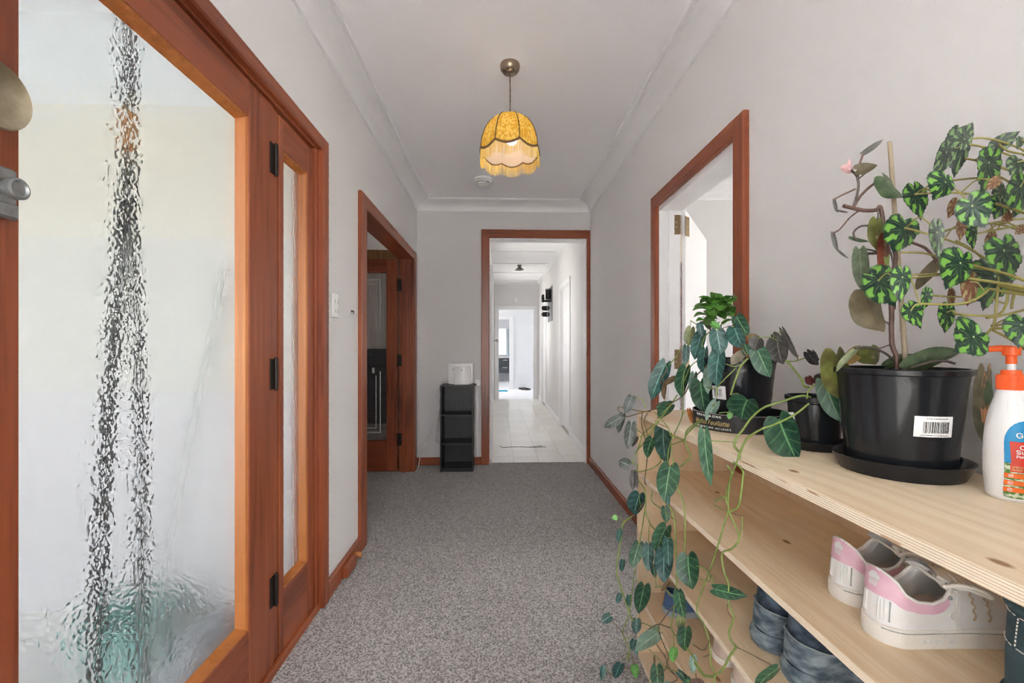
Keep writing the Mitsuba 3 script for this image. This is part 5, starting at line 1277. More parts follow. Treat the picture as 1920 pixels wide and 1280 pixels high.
TRAIL_STEMS = [
 (0.00186,[[0.6046,1.2185,1.1133],[0.6058,1.281,1.0823],[0.603,1.3644,1.0367],[0.5943,1.3934,0.9919],[0.5674,1.4343,0.9602],[0.5381,1.4753,0.9372],[0.5,1.5145,0.9186],[0.4584,1.5409,0.9003],[0.4484,1.5471,0.9023]]),
 (0.00199,[[0.5225,1.4958,0.923],[0.4855,1.5238,0.9231],[0.4307,1.558,0.932],[0.4317,1.5574,0.9126]]),
 (0.00216,[[0.5811,1.4139,0.9897],[0.553,1.4548,0.9189],[0.478,1.3534,0.8885],[0.478,1.4396,0.8285],[0.4723,1.5004,0.7839]]),
 (0.00191,[[0.5674,1.4343,0.9548],[0.478,1.3105,0.9214],[0.478,1.3991,0.8799],[0.4904,1.4856,0.8467],[0.4837,1.4911,0.8172],[0.4654,1.506,0.7483],[0.4768,1.4967,0.7432],[0.4746,1.4986,0.716]]),
 (0.00172,[[0.5143,1.5053,0.9171],[0.478,1.4313,0.9011],[0.478,1.3991,0.8639],[0.478,1.3991,0.7947],[0.478,1.4231,0.713],[0.478,1.4118,0.7003]]),
 (0.00173,[[0.5,1.5145,0.9186],[0.4882,1.4874,0.8916],[0.478,1.4396,0.8668],[0.478,1.3991,0.8267]]),
 (0.0017,[[0.5943,1.3934,1.077],[0.5926,1.396,0.9916],[0.591,1.3985,0.9273],[0.478,1.1852,0.9064],[0.478,1.2203,0.8623],[0.478,1.2324,0.8125]]),
 (0.0017,[[0.5304,1.4855,0.9256],[0.478,1.2324,0.9205],[0.478,1.2084,0.8972]]),
 (0.0021,[[0.6046,1.2185,0.9829],[0.6058,1.281,0.9355],[0.478,1.0816,0.9394],[0.478,1.1158,0.9074],[0.478,1.0816,0.8733],[0.478,1.1107,0.8534],[0.478,1.1468,0.8288]]),
 (0.00149,[[0.478,1.1158,0.9074],[0.478,1.1967,0.8768],[0.478,1.2025,0.8663],[0.478,1.1909,0.8213]]),
 (0.00171,[[0.6058,1.281,0.938],[0.478,1.1009,0.9358],[0.478,1.1158,0.9096],[0.478,1.174,0.9019],[0.478,1.2084,0.9018]]),
 (0.00162,[[0.5811,1.4139,1.1191],[0.5639,1.4394,1.0847]]),
 (0.00164,[[0.605,1.2289,1.1929],[0.6058,1.281,1.1705],[0.6054,1.3123,1.1109],[0.603,1.3644,1.0835],[0.5943,1.3934,1.0344]]),
 (0.00264,[[0.6623,1.1497,1.115],[0.6468,1.1581,1.0926],[0.6345,1.1645,1.0522],[0.6256,1.1692,1.0161]]),
 (0.00176,[[0.6606,1.1507,1.1194],[0.6537,1.1544,1.1326],[0.6468,1.1581,1.1548]]),
 (0.00134,[[0.6362,1.1636,1.2217],[0.6221,1.171,1.2288]]),
 (0.00113,[[0.6058,1.1794,1.1933],[0.6221,1.171,1.2006],[0.6362,1.1636,1.2029]]),
 (0.00133,[[0.6468,1.1581,1.0971],[0.6327,1.1655,1.0923],[0.6149,1.1747,1.0987]]),
 (0.00156,[[0.6362,1.1636,1.088],[0.6221,1.171,1.0697],[0.6046,1.2185,1.0295],[0.6058,1.281,1.0285]]),
 (0.00161,[[0.6039,1.2029,1.0033],[0.6036,1.1977,1.0314],[0.6026,1.1821,1.0396]]),
 (0.00159,[[0.603,1.1873,0.9652],[0.6149,1.1747,0.9683],[0.6256,1.1692,0.9695]]),
 (0.00174,[[0.4757,1.53,0.9688],[0.4976,1.5161,0.9645],[0.5119,1.5068,0.934]]),
 (0.00142,[[0.4791,1.4949,0.8591],[0.478,1.415,0.8581]]),
 (0.00171,[[0.4768,1.4967,0.7165],[0.478,1.3534,0.77],[0.478,1.2834,0.8087],[0.478,1.2968,0.825]]),
 (0.0013,[[0.603,1.3644,1.2268],[0.605,1.3227,1.2092],[0.6052,1.3175,1.1863]]),
 (0.00165,[[0.5603,1.4445,1.0745],[0.5456,1.465,1.0234],[0.5743,1.4241,1.0429]]),
 (0.00131,[[0.7346,1.1398,1.1625],[0.7056,1.1291,1.1697],[0.6809,1.1396,1.1677]]),
 (0.00199,[[0.4796,1.4945,0.6904],[0.478,1.4215,0.6799],[0.478,1.4134,0.6342],[0.478,1.4215,0.615],[0.478,1.3743,0.5906],[0.478,1.3273,0.5881]]),
 (0.00162,[[0.478,1.4182,0.627],[0.4886,1.487,0.5229],[0.4818,1.4926,0.4696]]),
 (0.00165,[[0.478,1.3519,0.7025],[0.478,1.3563,0.6675],[0.478,1.2625,0.6737],[0.478,1.1729,0.6777]]),
 (0.00192,[[0.478,1.2625,0.7025],[0.478,1.2013,0.6962],[0.478,1.1785,0.6597],[0.478,1.1729,0.5994],[0.478,1.1674,0.5218],[0.478,1.1841,0.4408],[0.478,1.2013,0.3711],[0.478,1.1457,0.3759],[0.478,1.0666,0.3875],[0.478,1.014,0.3856],[0.478,0.9778,0.4056]]),
 (0.00178,[[0.478,1.1674,0.7755],[0.478,1.1198,0.7348],[0.478,1.1148,0.6559],[0.478,1.1229,0.6117]]),
 (0.00258,[[0.4612,1.5094,0.5628],[0.4357,1.5256,0.5297],[0.4307,1.5243,0.4909],[0.4119,1.5196,0.3778],[0.4307,1.5243,0.2998],[0.4589,1.5112,0.2146],[0.4681,1.5038,0.2075]]),
 (0.0019,[[0.478,1.4297,0.6392],[0.4796,1.4945,0.5881],[0.4575,1.5124,0.553],[0.4357,1.5256,0.5297]]),
 (0.00171,[[0.4714,1.5012,0.3917],[0.4612,1.5094,0.2903],[0.4542,1.515,0.224],[0.4357,1.5256,0.1513],[0.4542,1.515,0.1031],[0.4518,1.5168,0.0846]]),
 (0.0017,[[0.4841,1.4908,0.2096],[0.478,1.3446,0.2841],[0.478,1.2888,0.3082]]),
 (0.00185,[[0.478,1.3928,0.2467],[0.478,1.3023,0.3193],[0.478,1.2131,0.3659]]),
 (0.00174,[[0.478,1.3091,0.3025],[0.478,1.2625,0.2889],[0.478,1.2251,0.2813],[0.478,1.2349,0.2453],[0.478,1.1898,0.256]]),
 (0.00135,[[0.478,1.1785,0.4531],[0.478,1.2498,0.3736],[0.478,1.3023,0.3119],[0.478,1.2888,0.3008]]),
 (0.00115,[[0.3932,1.5148,0.2023],[0.4307,1.5243,0.1551],[0.4495,1.5187,0.1151],[0.4681,1.5038,0.0561]]),
 (0.00122,[[0.478,1.0666,0.4181],[0.478,1.014,0.4399],[0.478,0.9896,0.4736],[0.478,0.9778,0.4964]]),
 (0.0015,[[0.478,1.3161,0.2505],[0.478,1.2498,0.2593],[0.478,1.2131,0.2527],[0.478,1.1619,0.2633],[0.478,1.2131,0.2111]]),
 (0.00158,[[0.478,1.382,0.1905],[0.478,1.3023,0.2177],[0.478,1.2498,0.2308],[0.478,1.1674,0.277]]),
 (0.00172,[[0.3808,1.5116,0.0267],[0.4181,1.5211,-0.0101],[0.4471,1.5206,-0.0334],[0.4886,1.487,-0.0201]]),
 (0.00174,[[0.4307,1.5243,0.0336],[0.4518,1.5168,0.0327],[0.4658,1.5057,0.0348]]),
 (0.00122,[[0.478,1.0666,0.3102],[0.478,1.1048,0.2765],[0.478,1.1457,0.2426]]),
 (0.00121,[[0.478,1.053,0.3569],[0.478,1.0485,0.3482],[0.478,1.0224,0.3482],[0.478,1.0575,0.3192]]),
 (0.00143,[[0.478,1.2498,0.2665],[0.478,1.2373,0.2398],[0.478,1.2888,0.183],[0.478,1.3519,0.121]]),
 (0.0012,[[0.478,1.0485,0.6185],[0.478,1.0058,0.6338],[0.478,0.9817,0.6271],[0.478,0.9856,0.6138]]),
 (0.0012,[[0.478,1.0441,0.5927],[0.478,1.014,0.6026],[0.478,0.9856,0.6157]]),
 (0.00162,[[0.478,1.3302,0.4158],[0.478,1.2625,0.4524],[0.478,1.2131,0.4561],[0.478,1.1785,0.471]]),
 (0.00097,[[0.478,1.014,0.4244],[0.478,0.9817,0.4526]]),
]
VINE_LEAVES = [
 ('green',[0.6984,0.9273,1.0699],[0.7256,0.9173,0.9864],[0.6907,0.9306,1.026],[0.7262,0.9143,1.0467]),
 ('black',[0.7157,1.0013,1.1319],[0.735,0.9926,1.1022],[0.7121,0.9949,1.1124],[0.7338,0.9991,1.1275]),
 ('black',[0.7294,1.0055,1.1334],[0.7461,1.0076,1.1124],[0.7277,1.0037,1.1206],[0.7449,1.0095,1.1294]),
 ('maroon',[0.6958,0.9707,1.077],[0.7,0.9649,1.0588],[0.6874,0.9664,1.0661],[0.7069,0.9693,1.0733]),
 ('maroon',[0.7195,0.9717,1.0731],[0.7126,0.9728,1.0599],[0.7062,0.9691,1.0727],[0.7275,0.9753,1.0629]),
 ('dark',[0.7216,0.9694,1.0807],[0.7033,0.9653,1.0699],[0.7085,0.9655,1.0819],[0.7194,0.9691,1.0709]),
]
VINE_STEMS = [
 (0.00235,[[0.6875,0.9524,1.0347],[0.6555,0.9392,1.0386],[0.6299,0.9634,1.023],[0.5967,0.9741,1.0086],[0.556,0.9544,0.9881],[0.532,0.9436,0.9656],[0.5139,0.9364,0.9499],[0.5079,0.934,0.9333],[0.5199,0.9388,0.9194]]),
 (0.00219,[[0.6716,0.9337,1.023],[0.6405,0.9347,0.9989],[0.5957,0.9361,0.977],[0.5707,0.9394,0.9674],[0.5386,0.9388,0.9469],[0.5179,0.9268,0.9223],[0.5128,0.9238,0.9049]]),
 (0.00166,[[0.482,0.7934,0.995],[0.482,0.8382,0.9702],[0.482,0.8664,0.9347],[0.482,0.8763,0.9141],[0.482,0.9135,0.8485],[0.482,0.9178,0.8212],[0.482,0.9135,0.8149]]),
 (0.00175,[[0.482,0.9134,0.8968],[0.482,0.8968,0.884],[0.482,0.9034,0.8683],[0.482,0.9114,0.8206],[0.482,0.91,0.8036],[0.482,0.9305,0.7604],[0.482,0.9744,0.6681],[0.482,1.0225,0.5824],[0.482,1.0573,0.5071],[0.482,1.0142,0.4939],[0.482,0.9899,0.4638],[0.482,0.986,0.4288],[0.482,0.9683,0.4174],[0.482,0.9744,0.3663]]),
 (0.00205,[[0.482,0.8904,0.9097],[0.482,0.8565,0.9021],[0.482,0.8565,0.8824],[0.482,0.8703,0.8283],[0.482,0.9021,0.8038]]),
 (0.00191,[[0.482,0.9087,0.8024],[0.482,0.8872,0.7849],[0.482,0.8685,0.764],[0.482,0.8955,0.7301],[0.482,0.9362,0.7009],[0.482,0.9271,0.6661],[0.482,0.91,0.6503],[0.482,0.91,0.612],[0.482,0.8891,0.5934],[0.482,0.908,0.5506],[0.482,0.8981,0.5381],[0.482,0.8809,0.5394]]),
 (0.00235,[[0.482,0.8778,0.5398],[0.482,0.9021,0.5061],[0.482,0.9376,0.4491],[0.482,0.986,0.3994],[0.482,1.031,0.373],[0.482,1.0756,0.373]]),
 (0.00074,[[0.482,0.8747,0.5409],[0.482,0.8195,0.5636],[0.482,0.7566,0.5876]]),
 (0.00098,[[0.482,0.8565,0.8119],[0.482,0.8583,0.7865],[0.482,0.8667,0.7632]]),
 (0.00093,[[0.482,0.9706,0.7924],[0.482,0.9168,0.7994],[0.482,0.9021,0.8038]]),
 (0.00086,[[0.482,0.8936,0.8045],[0.482,0.8595,0.8107]]),
 (0.00185,[[0.482,0.9668,0.803],[0.482,0.9447,0.8161],[0.482,0.9134,0.8331]]),
 (0.00087,[[0.482,0.91,0.612],[0.482,0.9134,0.5926],[0.482,0.8936,0.5873]]),
 (0.00109,[[0.4642,0.9504,0.9404],[0.5223,0.9485,0.9364]]),
 (0.00182,[[0.709,0.9424,1.068],[0.6945,0.9429,1.0643],[0.6843,0.9433,1.0571],[0.6763,0.9435,1.0462],[0.6734,0.9436,1.0316]]),
 (0.00254,[[0.7343,1.1031,1.1102],[0.723,1.055,1.0874],[0.7127,1.0166,1.0699],[0.7082,1.0013,1.0556],[0.6997,0.9734,1.0543]]),
 (0.00149,[[0.737,1.1104,1.1091],[0.7356,1.0795,1.1085],[0.7328,1.0452,1.1152],[0.7297,1.0192,1.1226]]),
 (0.00123,[[0.7393,1.0665,1.1257],[0.7377,1.0666,1.1113]]),
]
BEGONIA_LEAVES = [
 ('d',[0.7318,0.6987,1.4629],[0.7087,0.6952,1.4175],[0.7081,0.6963,1.4497],[0.7361,0.6975,1.4393]),
 ('d',[0.795,0.7336,1.4982],[0.7811,0.7305,1.4355],[0.7691,0.7354,1.4779],[0.8089,0.7287,1.4679]),
 ('d',[0.7019,0.6432,1.4571],[0.7274,0.6517,1.4894],[0.7242,0.6455,1.4624],[0.7019,0.6494,1.4784]),
 ('d',[0.8404,0.7158,1.4853],[0.8595,0.7008,1.4998],[0.8513,0.7064,1.478],[0.8418,0.7105,1.5031]),
 ('',[0.8162,0.7092,1.4516],[0.7951,0.7015,1.397],[0.776,0.6978,1.431],[0.838,0.7127,1.4275]),
 ('d',[0.7962,0.6525,1.4277],[0.7815,0.6494,1.4069],[0.7779,0.6531,1.4276],[0.8018,0.6487,1.4109]),
 ('d',[0.8574,0.7233,1.4124],[0.8415,0.7245,1.4054],[0.843,0.7228,1.4246],[0.8594,0.7249,1.3946]),
 ('',[0.8194,0.6673,1.397],[0.8236,0.6818,1.3531],[0.7921,0.6678,1.3834],[0.8541,0.6812,1.3768]),
 ('',[0.701,0.6705,1.4029],[0.6982,0.6813,1.3773],[0.6752,0.6711,1.4004],[0.7271,0.6806,1.3858]),
 ('',[0.7237,0.7446,1.4096],[0.7361,0.7448,1.3653],[0.7066,0.7434,1.3859],[0.751,0.7462,1.398]),
 ('',[0.7289,0.657,1.3618],[0.7434,0.6512,1.3269],[0.7158,0.6635,1.3331],[0.7519,0.6449,1.3617]),
 ('',[0.8278,0.7029,1.3808],[0.8164,0.7011,1.3548],[0.8049,0.7026,1.3768],[0.8411,0.7013,1.3638]),
 ('',[0.6879,0.7254,1.3457],[0.6781,0.7334,1.306],[0.6448,0.7177,1.3383],[0.7256,0.741,1.3215]),
 ('d',[0.6618,0.646,1.3182],[0.6691,0.6516,1.2776],[0.659,0.6549,1.3031],[0.6714,0.6427,1.3012]),
 ('',[0.8076,0.726,1.3434],[0.8156,0.7326,1.3118],[0.7983,0.7277,1.3303],[0.8249,0.7309,1.3317]),
 ('b',[0.7597,0.7023,1.3445],[0.7497,0.6951,1.3164],[0.7489,0.702,1.3346],[0.7609,0.6954,1.3314]),
 ('',[0.7777,0.6549,1.2935],[0.7905,0.6565,1.2457],[0.7492,0.6522,1.2674],[0.8173,0.6593,1.2817]),
 ('',[0.8253,0.7081,1.2626],[0.8247,0.7153,1.2053],[0.7667,0.6971,1.2438],[0.887,0.7262,1.2358]),
 ('',[0.72,0.6656,1.2757],[0.7126,0.6755,1.2352],[0.6871,0.6668,1.2698],[0.7495,0.6742,1.2496]),
 ('b',[0.7578,0.6859,1.2493],[0.7469,0.6781,1.2101],[0.7379,0.6835,1.2345],[0.7671,0.6804,1.2324]),
 ('',[0.6639,0.7511,1.2612],[0.6837,0.736,1.216],[0.6346,0.7318,1.2226],[0.7077,0.7555,1.2635]),
 ('',[0.6169,0.6552,1.2514],[0.6118,0.6532,1.2128],[0.5994,0.6567,1.2376],[0.6297,0.6517,1.2343]),
 ('',[0.7091,0.7101,1.2317],[0.7098,0.7173,1.2048],[0.7023,0.7157,1.2234],[0.7178,0.7117,1.2187]),
 ('b',[0.7662,0.7231,1.2321],[0.7604,0.7165,1.2027],[0.7564,0.7201,1.2199],[0.77,0.7196,1.2205]),
 ('d',[0.7947,0.6468,1.459],[0.7886,0.6449,1.4445],[0.7828,0.6438,1.4538],[0.8013,0.6479,1.4524]),
 ('b',[0.8485,0.7311,1.331],[0.8464,0.7359,1.3027],[0.8348,0.7298,1.3211],[0.8617,0.7372,1.3185]),
 ('b',[0.8234,0.6878,1.3559],[0.813,0.6888,1.3423],[0.8158,0.6912,1.3567],[0.8227,0.6853,1.3443]),
 ('b',[0.8108,0.6592,1.3278],[0.8033,0.6621,1.3205],[0.8058,0.6623,1.3309],[0.8104,0.659,1.319]),
 ('b',[0.7967,0.7457,1.3921],[0.7809,0.7438,1.3681],[0.7817,0.7459,1.3881],[0.7985,0.7435,1.3767]),
 ('b',[0.7706,0.6607,1.4014],[0.7577,0.6638,1.3891],[0.7605,0.6625,1.4029],[0.771,0.662,1.3902]),
 ('',[0.6586,0.6846,1.2029],[0.6645,0.6731,1.1732],[0.6404,0.6739,1.1824],[0.6797,0.6839,1.1994]),
 ('',[0.7257,0.6917,1.201],[0.7322,0.7017,1.1676],[0.7152,0.6978,1.1895],[0.7434,0.6955,1.1861]),
 ('',[0.7115,0.6389,1.1599],[0.6824,0.6364,1.1374],[0.6729,0.635,1.1768],[0.7263,0.6402,1.1247]),
 ('',[0.7619,0.6199,1.1773],[0.7478,0.6117,1.144],[0.7419,0.6298,1.1677],[0.7674,0.6018,1.1601]),
 ('',[0.7714,0.599,1.3704],[0.7525,0.5921,1.318],[0.752,0.6074,1.3577],[0.7729,0.5837,1.3406]),
 ('',[0.7731,0.5913,1.2786],[0.7706,0.5991,1.2235],[0.742,0.5941,1.2626],[0.8044,0.5962,1.2511]),
 ('d',[0.8303,0.6257,1.4358],[0.8342,0.6409,1.3992],[0.8021,0.6271,1.4273],[0.8662,0.6393,1.4167]),
]
BEGONIA_STEMS = [
 (0.00158,[[0.7698,0.7103,1.487],[0.8027,0.7093,1.4917],[0.8394,0.7081,1.4843],[0.8762,0.7069,1.4686],[0.8,0.6202,1.3981]]),
 (0.0016,[[0.757,0.7228,1.4738],[0.7984,0.7214,1.4859],[0.8718,0.719,1.4645],[0.88,0.6863,1.4199]]),
 (0.00163,[[0.8004,0.7334,1.4683],[0.8343,0.7323,1.4609],[0.875,0.7309,1.4479],[0.88,0.6905,1.401]]),
 (0.00165,[[0.7799,0.746,1.432],[0.7992,0.7454,1.4356],[0.8337,0.7443,1.4389],[0.8723,0.743,1.4417],[0.88,0.7077,1.3966]]),
 (0.00158,[[0.6928,0.7129,1.3984],[0.7238,0.7118,1.4002],[0.7685,0.7104,1.4002],[0.8158,0.7089,1.3931],[0.8789,0.7068,1.3752],[0.88,0.6863,1.3381]]),
 (0.0016,[[0.6876,0.725,1.3456],[0.7463,0.7231,1.3295],[0.7864,0.7218,1.3148],[0.8238,0.7206,1.2935],[0.8451,0.7199,1.2774],[0.8718,0.719,1.2347]]),
 (0.00163,[[0.6918,0.7369,1.3067],[0.723,0.7359,1.3062],[0.7447,0.7352,1.3026],[0.761,0.7346,1.298]]),
 (0.00165,[[0.7047,0.7485,1.2665],[0.7207,0.748,1.2651],[0.7758,0.7462,1.2707],[0.8116,0.745,1.2734],[0.8502,0.7437,1.2651]]),
 (0.00158,[[0.6529,0.7142,1.2582],[0.6949,0.7128,1.2648],[0.7396,0.7113,1.2661]]),
 (0.0016,[[0.7228,0.7239,1.232],[0.7757,0.7222,1.2293],[0.8131,0.7209,1.232],[0.8532,0.7196,1.2186]]),
 (0.00163,[[0.7081,0.7364,1.2198],[0.78,0.734,1.2171],[0.8153,0.7329,1.2225],[0.8397,0.7321,1.2388],[0.8669,0.7312,1.2497]]),
 (0.00165,[[0.826,0.7445,1.3906],[0.8558,0.7436,1.3975],[0.88,0.7304,1.3989],[0.88,0.7033,1.3741]]),
 (0.00158,[[0.7974,0.7094,1.3332],[0.8368,0.7082,1.341],[0.8762,0.7069,1.3476]]),
 (0.0016,[[0.8264,0.7205,1.3523],[0.8558,0.7196,1.3576],[0.88,0.7099,1.359]]),
 (0.00163,[[0.7624,0.7346,1.342],[0.7854,0.7339,1.3488],[0.8262,0.7325,1.3556],[0.8641,0.7313,1.3542],[0.88,0.7077,1.3334]]),
 (0.00165,[[0.8447,0.7439,1.2982],[0.8254,0.7446,1.3148],[0.7979,0.7455,1.33]]),
 (0.00158,[[0.8316,0.7083,1.4817],[0.8473,0.7078,1.4699],[0.8736,0.707,1.4646]]),
 (0.0016,[[0.8478,0.7198,1.4471],[0.8612,0.7194,1.4431],[0.88,0.7121,1.4299]]),
 (0.00163,[[0.8669,0.7312,1.4153],[0.8533,0.7316,1.4045],[0.8262,0.7325,1.4004]]),
 (0.00165,[[0.8061,0.7452,1.2913],[0.8282,0.7445,1.29],[0.8558,0.7436,1.2872],[0.88,0.7399,1.2592]]),
 (0.00184,[[0.7211,0.6769,1.1972],[0.7566,0.6758,1.1945],[0.7909,0.6746,1.1959],[0.804,0.6742,1.213],[0.8067,0.6741,1.2367]]),
 (0.00184,[[0.7724,0.6752,1.1906],[0.804,0.6742,1.1959],[0.8383,0.6731,1.2051]]),
 (0.00184,[[0.783,0.6749,1.1708],[0.7861,0.6748,1.1893],[0.7882,0.6747,1.213],[0.7909,0.6746,1.242]]),
 (0.00184,[[0.7803,0.675,1.1782],[0.804,0.6742,1.1814],[0.8383,0.6731,1.1893]]),
 (0.00184,[[0.6671,0.6787,1.213],[0.725,0.6768,1.2125],[0.7566,0.6758,1.2209],[0.7777,0.6751,1.2367]]),
 (0.00184,[[0.812,0.674,1.2051],[0.8146,0.6739,1.2209],[0.8199,0.6737,1.2367]]),
 (0.00184,[[0.7527,0.6759,1.1608],[0.7698,0.6753,1.1642],[0.7817,0.6749,1.1748]]),
 (0.00184,[[0.7817,0.6749,1.1721],[0.8172,0.6738,1.1524],[0.8,0.6142,1.1132]]),
 (0.00184,[[0.8278,0.6734,1.1801],[0.8541,0.6726,1.1629],[0.8,0.6066,1.1231]]),
]
STAKED_LEAVES = [
 ('p_green',[0.7151,0.8005,1.4603],[0.7612,0.8124,1.425],[0.7118,0.7956,1.432],[0.7577,0.8174,1.462]),
 ('p_olive',[0.6773,0.7695,1.3696],[0.691,0.7868,1.3208],[0.67,0.7793,1.3514],[0.6986,0.777,1.3502]),
 ('p_maroon',[0.6846,0.7615,1.3357],[0.6977,0.7744,1.2657],[0.6758,0.7645,1.3072],[0.7063,0.7714,1.3093]),
 ('p_grey',[0.6763,0.8065,1.3238],[0.7013,0.8296,1.2528],[0.6763,0.8245,1.2962],[0.6999,0.8116,1.2964]),
 ('p_brown',[0.8243,0.8023,1.3038],[0.7789,0.8065,1.2502],[0.7964,0.803,1.2898],[0.8166,0.8054,1.2749]),
 ('p_brown',[0.6813,0.8018,1.2442],[0.703,0.794,1.1706],[0.6559,0.793,1.2033],[0.7234,0.803,1.226]),
 ('p_dark',[0.7044,0.8325,1.5174],[0.7343,0.8216,1.5385],[0.7179,0.8262,1.5205],[0.7133,0.8281,1.5304]),
 ('p_pink',[0.6796,0.8298,1.4842],[0.6554,0.8276,1.4909],[0.6695,0.8248,1.4932],[0.6699,0.8326,1.4803]),
 ('p_pink',[0.6759,0.8283,1.4857],[0.6737,0.8287,1.5062],[0.6799,0.8295,1.4948],[0.6702,0.8275,1.4929]),
 ('p_brown',[0.6725,0.8122,1.4771],[0.7191,0.8234,1.4906],[0.6976,0.8213,1.4736],[0.6866,0.8145,1.4923]),
 ('p_dark',[0.6477,0.8313,1.4271],[0.6502,0.8274,1.4009],[0.6449,0.8296,1.4157],[0.6519,0.8291,1.4172]),
 ('p_dark',[0.6487,0.8275,1.4061],[0.6751,0.8304,1.4033],[0.6597,0.8296,1.4035],[0.6594,0.8284,1.4067]),
 ('p_dark',[0.645,0.8319,1.3626],[0.6498,0.8269,1.3271],[0.6422,0.8304,1.3472],[0.651,0.8285,1.3493]),
 ('p_dark',[0.6511,0.8304,1.3324],[0.6714,0.8274,1.3131],[0.6574,0.829,1.3228],[0.6607,0.829,1.3265]),
 ('p_green',[0.667,0.8175,1.3507],[0.7028,0.8189,1.3435],[0.6799,0.8174,1.3442],[0.6831,0.8191,1.3516]),
 ('p_olive',[0.6662,0.8541,1.1295],[0.696,0.8725,1.0325],[0.6409,0.8514,1.0874],[0.719,0.8753,1.0949]),
 ('p_pale',[0.6921,0.8364,1.1392],[0.6373,0.8213,1.0975],[0.6623,0.8269,1.1271],[0.675,0.8305,1.1176]),
 ('p_gold',[0.7404,0.8829,1.1382],[0.6968,0.8713,1.1107],[0.7172,0.8832,1.1382],[0.7262,0.8708,1.1161]),
 ('p_olive',[0.7561,0.8759,1.1416],[0.7662,0.8756,1.1084],[0.7312,0.871,1.121],[0.7893,0.8805,1.1357]),
 ('p_green',[0.7555,0.7879,1.1062],[0.8748,0.8099,1.1396],[0.8224,0.8099,1.1011],[0.7879,0.7886,1.1368]),
 ('p_green',[0.7624,0.848,1.1082],[0.8072,0.8418,1.1313],[0.7845,0.8454,1.1086],[0.7754,0.8448,1.1264]),
 ('p_orange',[0.851,0.7533,1.0959],[0.8501,0.7533,0.9616],[0.8333,0.7538,1.0423],[0.868,0.7527,1.0421]),
 ('p_green',[0.8505,0.7488,1.0918],[0.8651,0.7483,1.0363],[0.845,0.7489,1.0666],[0.8676,0.7482,1.0726]),
]
STAKED_STEMS = [
 (0.00212,[[0.6856,0.8231,1.4701],[0.6886,0.823,1.455],[0.6856,0.8231,1.4339],[0.6781,0.8234,1.4112]]),
 (0.00242,[[0.7309,0.8217,1.4635],[0.7143,0.8222,1.4535],[0.6932,0.8229,1.4339],[0.6796,0.8233,1.4127]]),
 (0.00354,[[0.6443,0.8045,1.4078],[0.662,0.8039,1.4034],[0.6841,0.8032,1.399],[0.7048,0.8025,1.3999],[0.7122,0.8023,1.4058],[0.7166,0.8021,1.3887],[0.7187,0.8021,1.3724],[0.721,0.802,1.3591],[0.7328,0.8016,1.3473],[0.7393,0.8014,1.3267],[0.7417,0.8013,1.309],[0.7393,0.8014,1.2942],[0.7372,0.8015,1.2145]]),
 (0.00404,[[0.7328,0.8016,1.2282],[0.734,0.8016,1.2034],[0.7334,0.8016,1.1785],[0.735,0.8015,1.1475],[0.7427,0.8013,1.1273],[0.7443,0.8012,1.1024]]),
 (0.00152,[[0.685,0.8262,1.447],[0.6683,0.8267,1.4394],[0.6471,0.8274,1.4288],[0.6441,0.8275,1.4243]]),
 (0.00137,[[0.6926,0.8259,1.4061],[0.6744,0.8265,1.3924],[0.6562,0.8271,1.3712],[0.6426,0.8275,1.3621]]),
 (0.00179,[[0.7014,0.8126,1.3737],[0.685,0.8132,1.3722],[0.6724,0.8136,1.3632],[0.6715,0.8136,1.3543],[0.676,0.8135,1.3468]]),
 (0.00149,[[0.7163,0.8121,1.3244],[0.6999,0.8127,1.3283],[0.685,0.8132,1.3289],[0.6745,0.8135,1.3229]]),
 (0.00235,[[0.7592,0.7957,1.3402],[0.7811,0.795,1.3329],[0.7929,0.7946,1.327],[0.8075,0.7942,1.3109],[0.8134,0.794,1.3006]]),
 (0.00117,[[0.7034,0.7976,1.4018],[0.7043,0.7975,1.3872],[0.702,0.7976,1.3769]]),
 (0.00182,[[0.6896,0.826,1.4683],[0.6926,0.8259,1.4925],[0.7002,0.8257,1.5138]]),
 (0.00182,[[0.6911,0.826,1.4683],[0.6774,0.8264,1.4834]]),
 (0.00151,[[0.6895,0.824,1.466],[0.7091,0.8234,1.4826],[0.7152,0.8232,1.4902]]),
 (0.00267,[[0.6927,0.8079,1.3195],[0.7105,0.8073,1.3204]]),
 (0.00145,[[0.7238,0.7869,1.2944],[0.7195,0.787,1.3147],[0.7094,0.7874,1.3408]]),
 (0.00117,[[0.7328,0.7966,1.2581],[0.7225,0.7969,1.2713]]),
 (0.00241,[[0.8256,0.7736,1.1149],[0.8105,0.7741,1.1188],[0.7895,0.7747,1.1188],[0.7654,0.7755,1.1128],[0.7443,0.7762,1.1058]]),
 (0.00224,[[0.6853,0.8282,1.1424],[0.7109,0.8273,1.1444],[0.7428,0.8263,1.1332],[0.7652,0.8256,1.114]]),
 (0.00155,[[0.7319,0.8016,1.1848],[0.7241,0.8019,1.191],[0.7179,0.8021,1.1879]]),
 (0.00125,[[0.7394,0.8064,1.1506],[0.7222,0.8069,1.1444],[0.7129,0.8072,1.1413]]),
]
STAKE = [[0.7523, 0.826, 1.5383], [0.7674, 0.8075, 1.1029]]

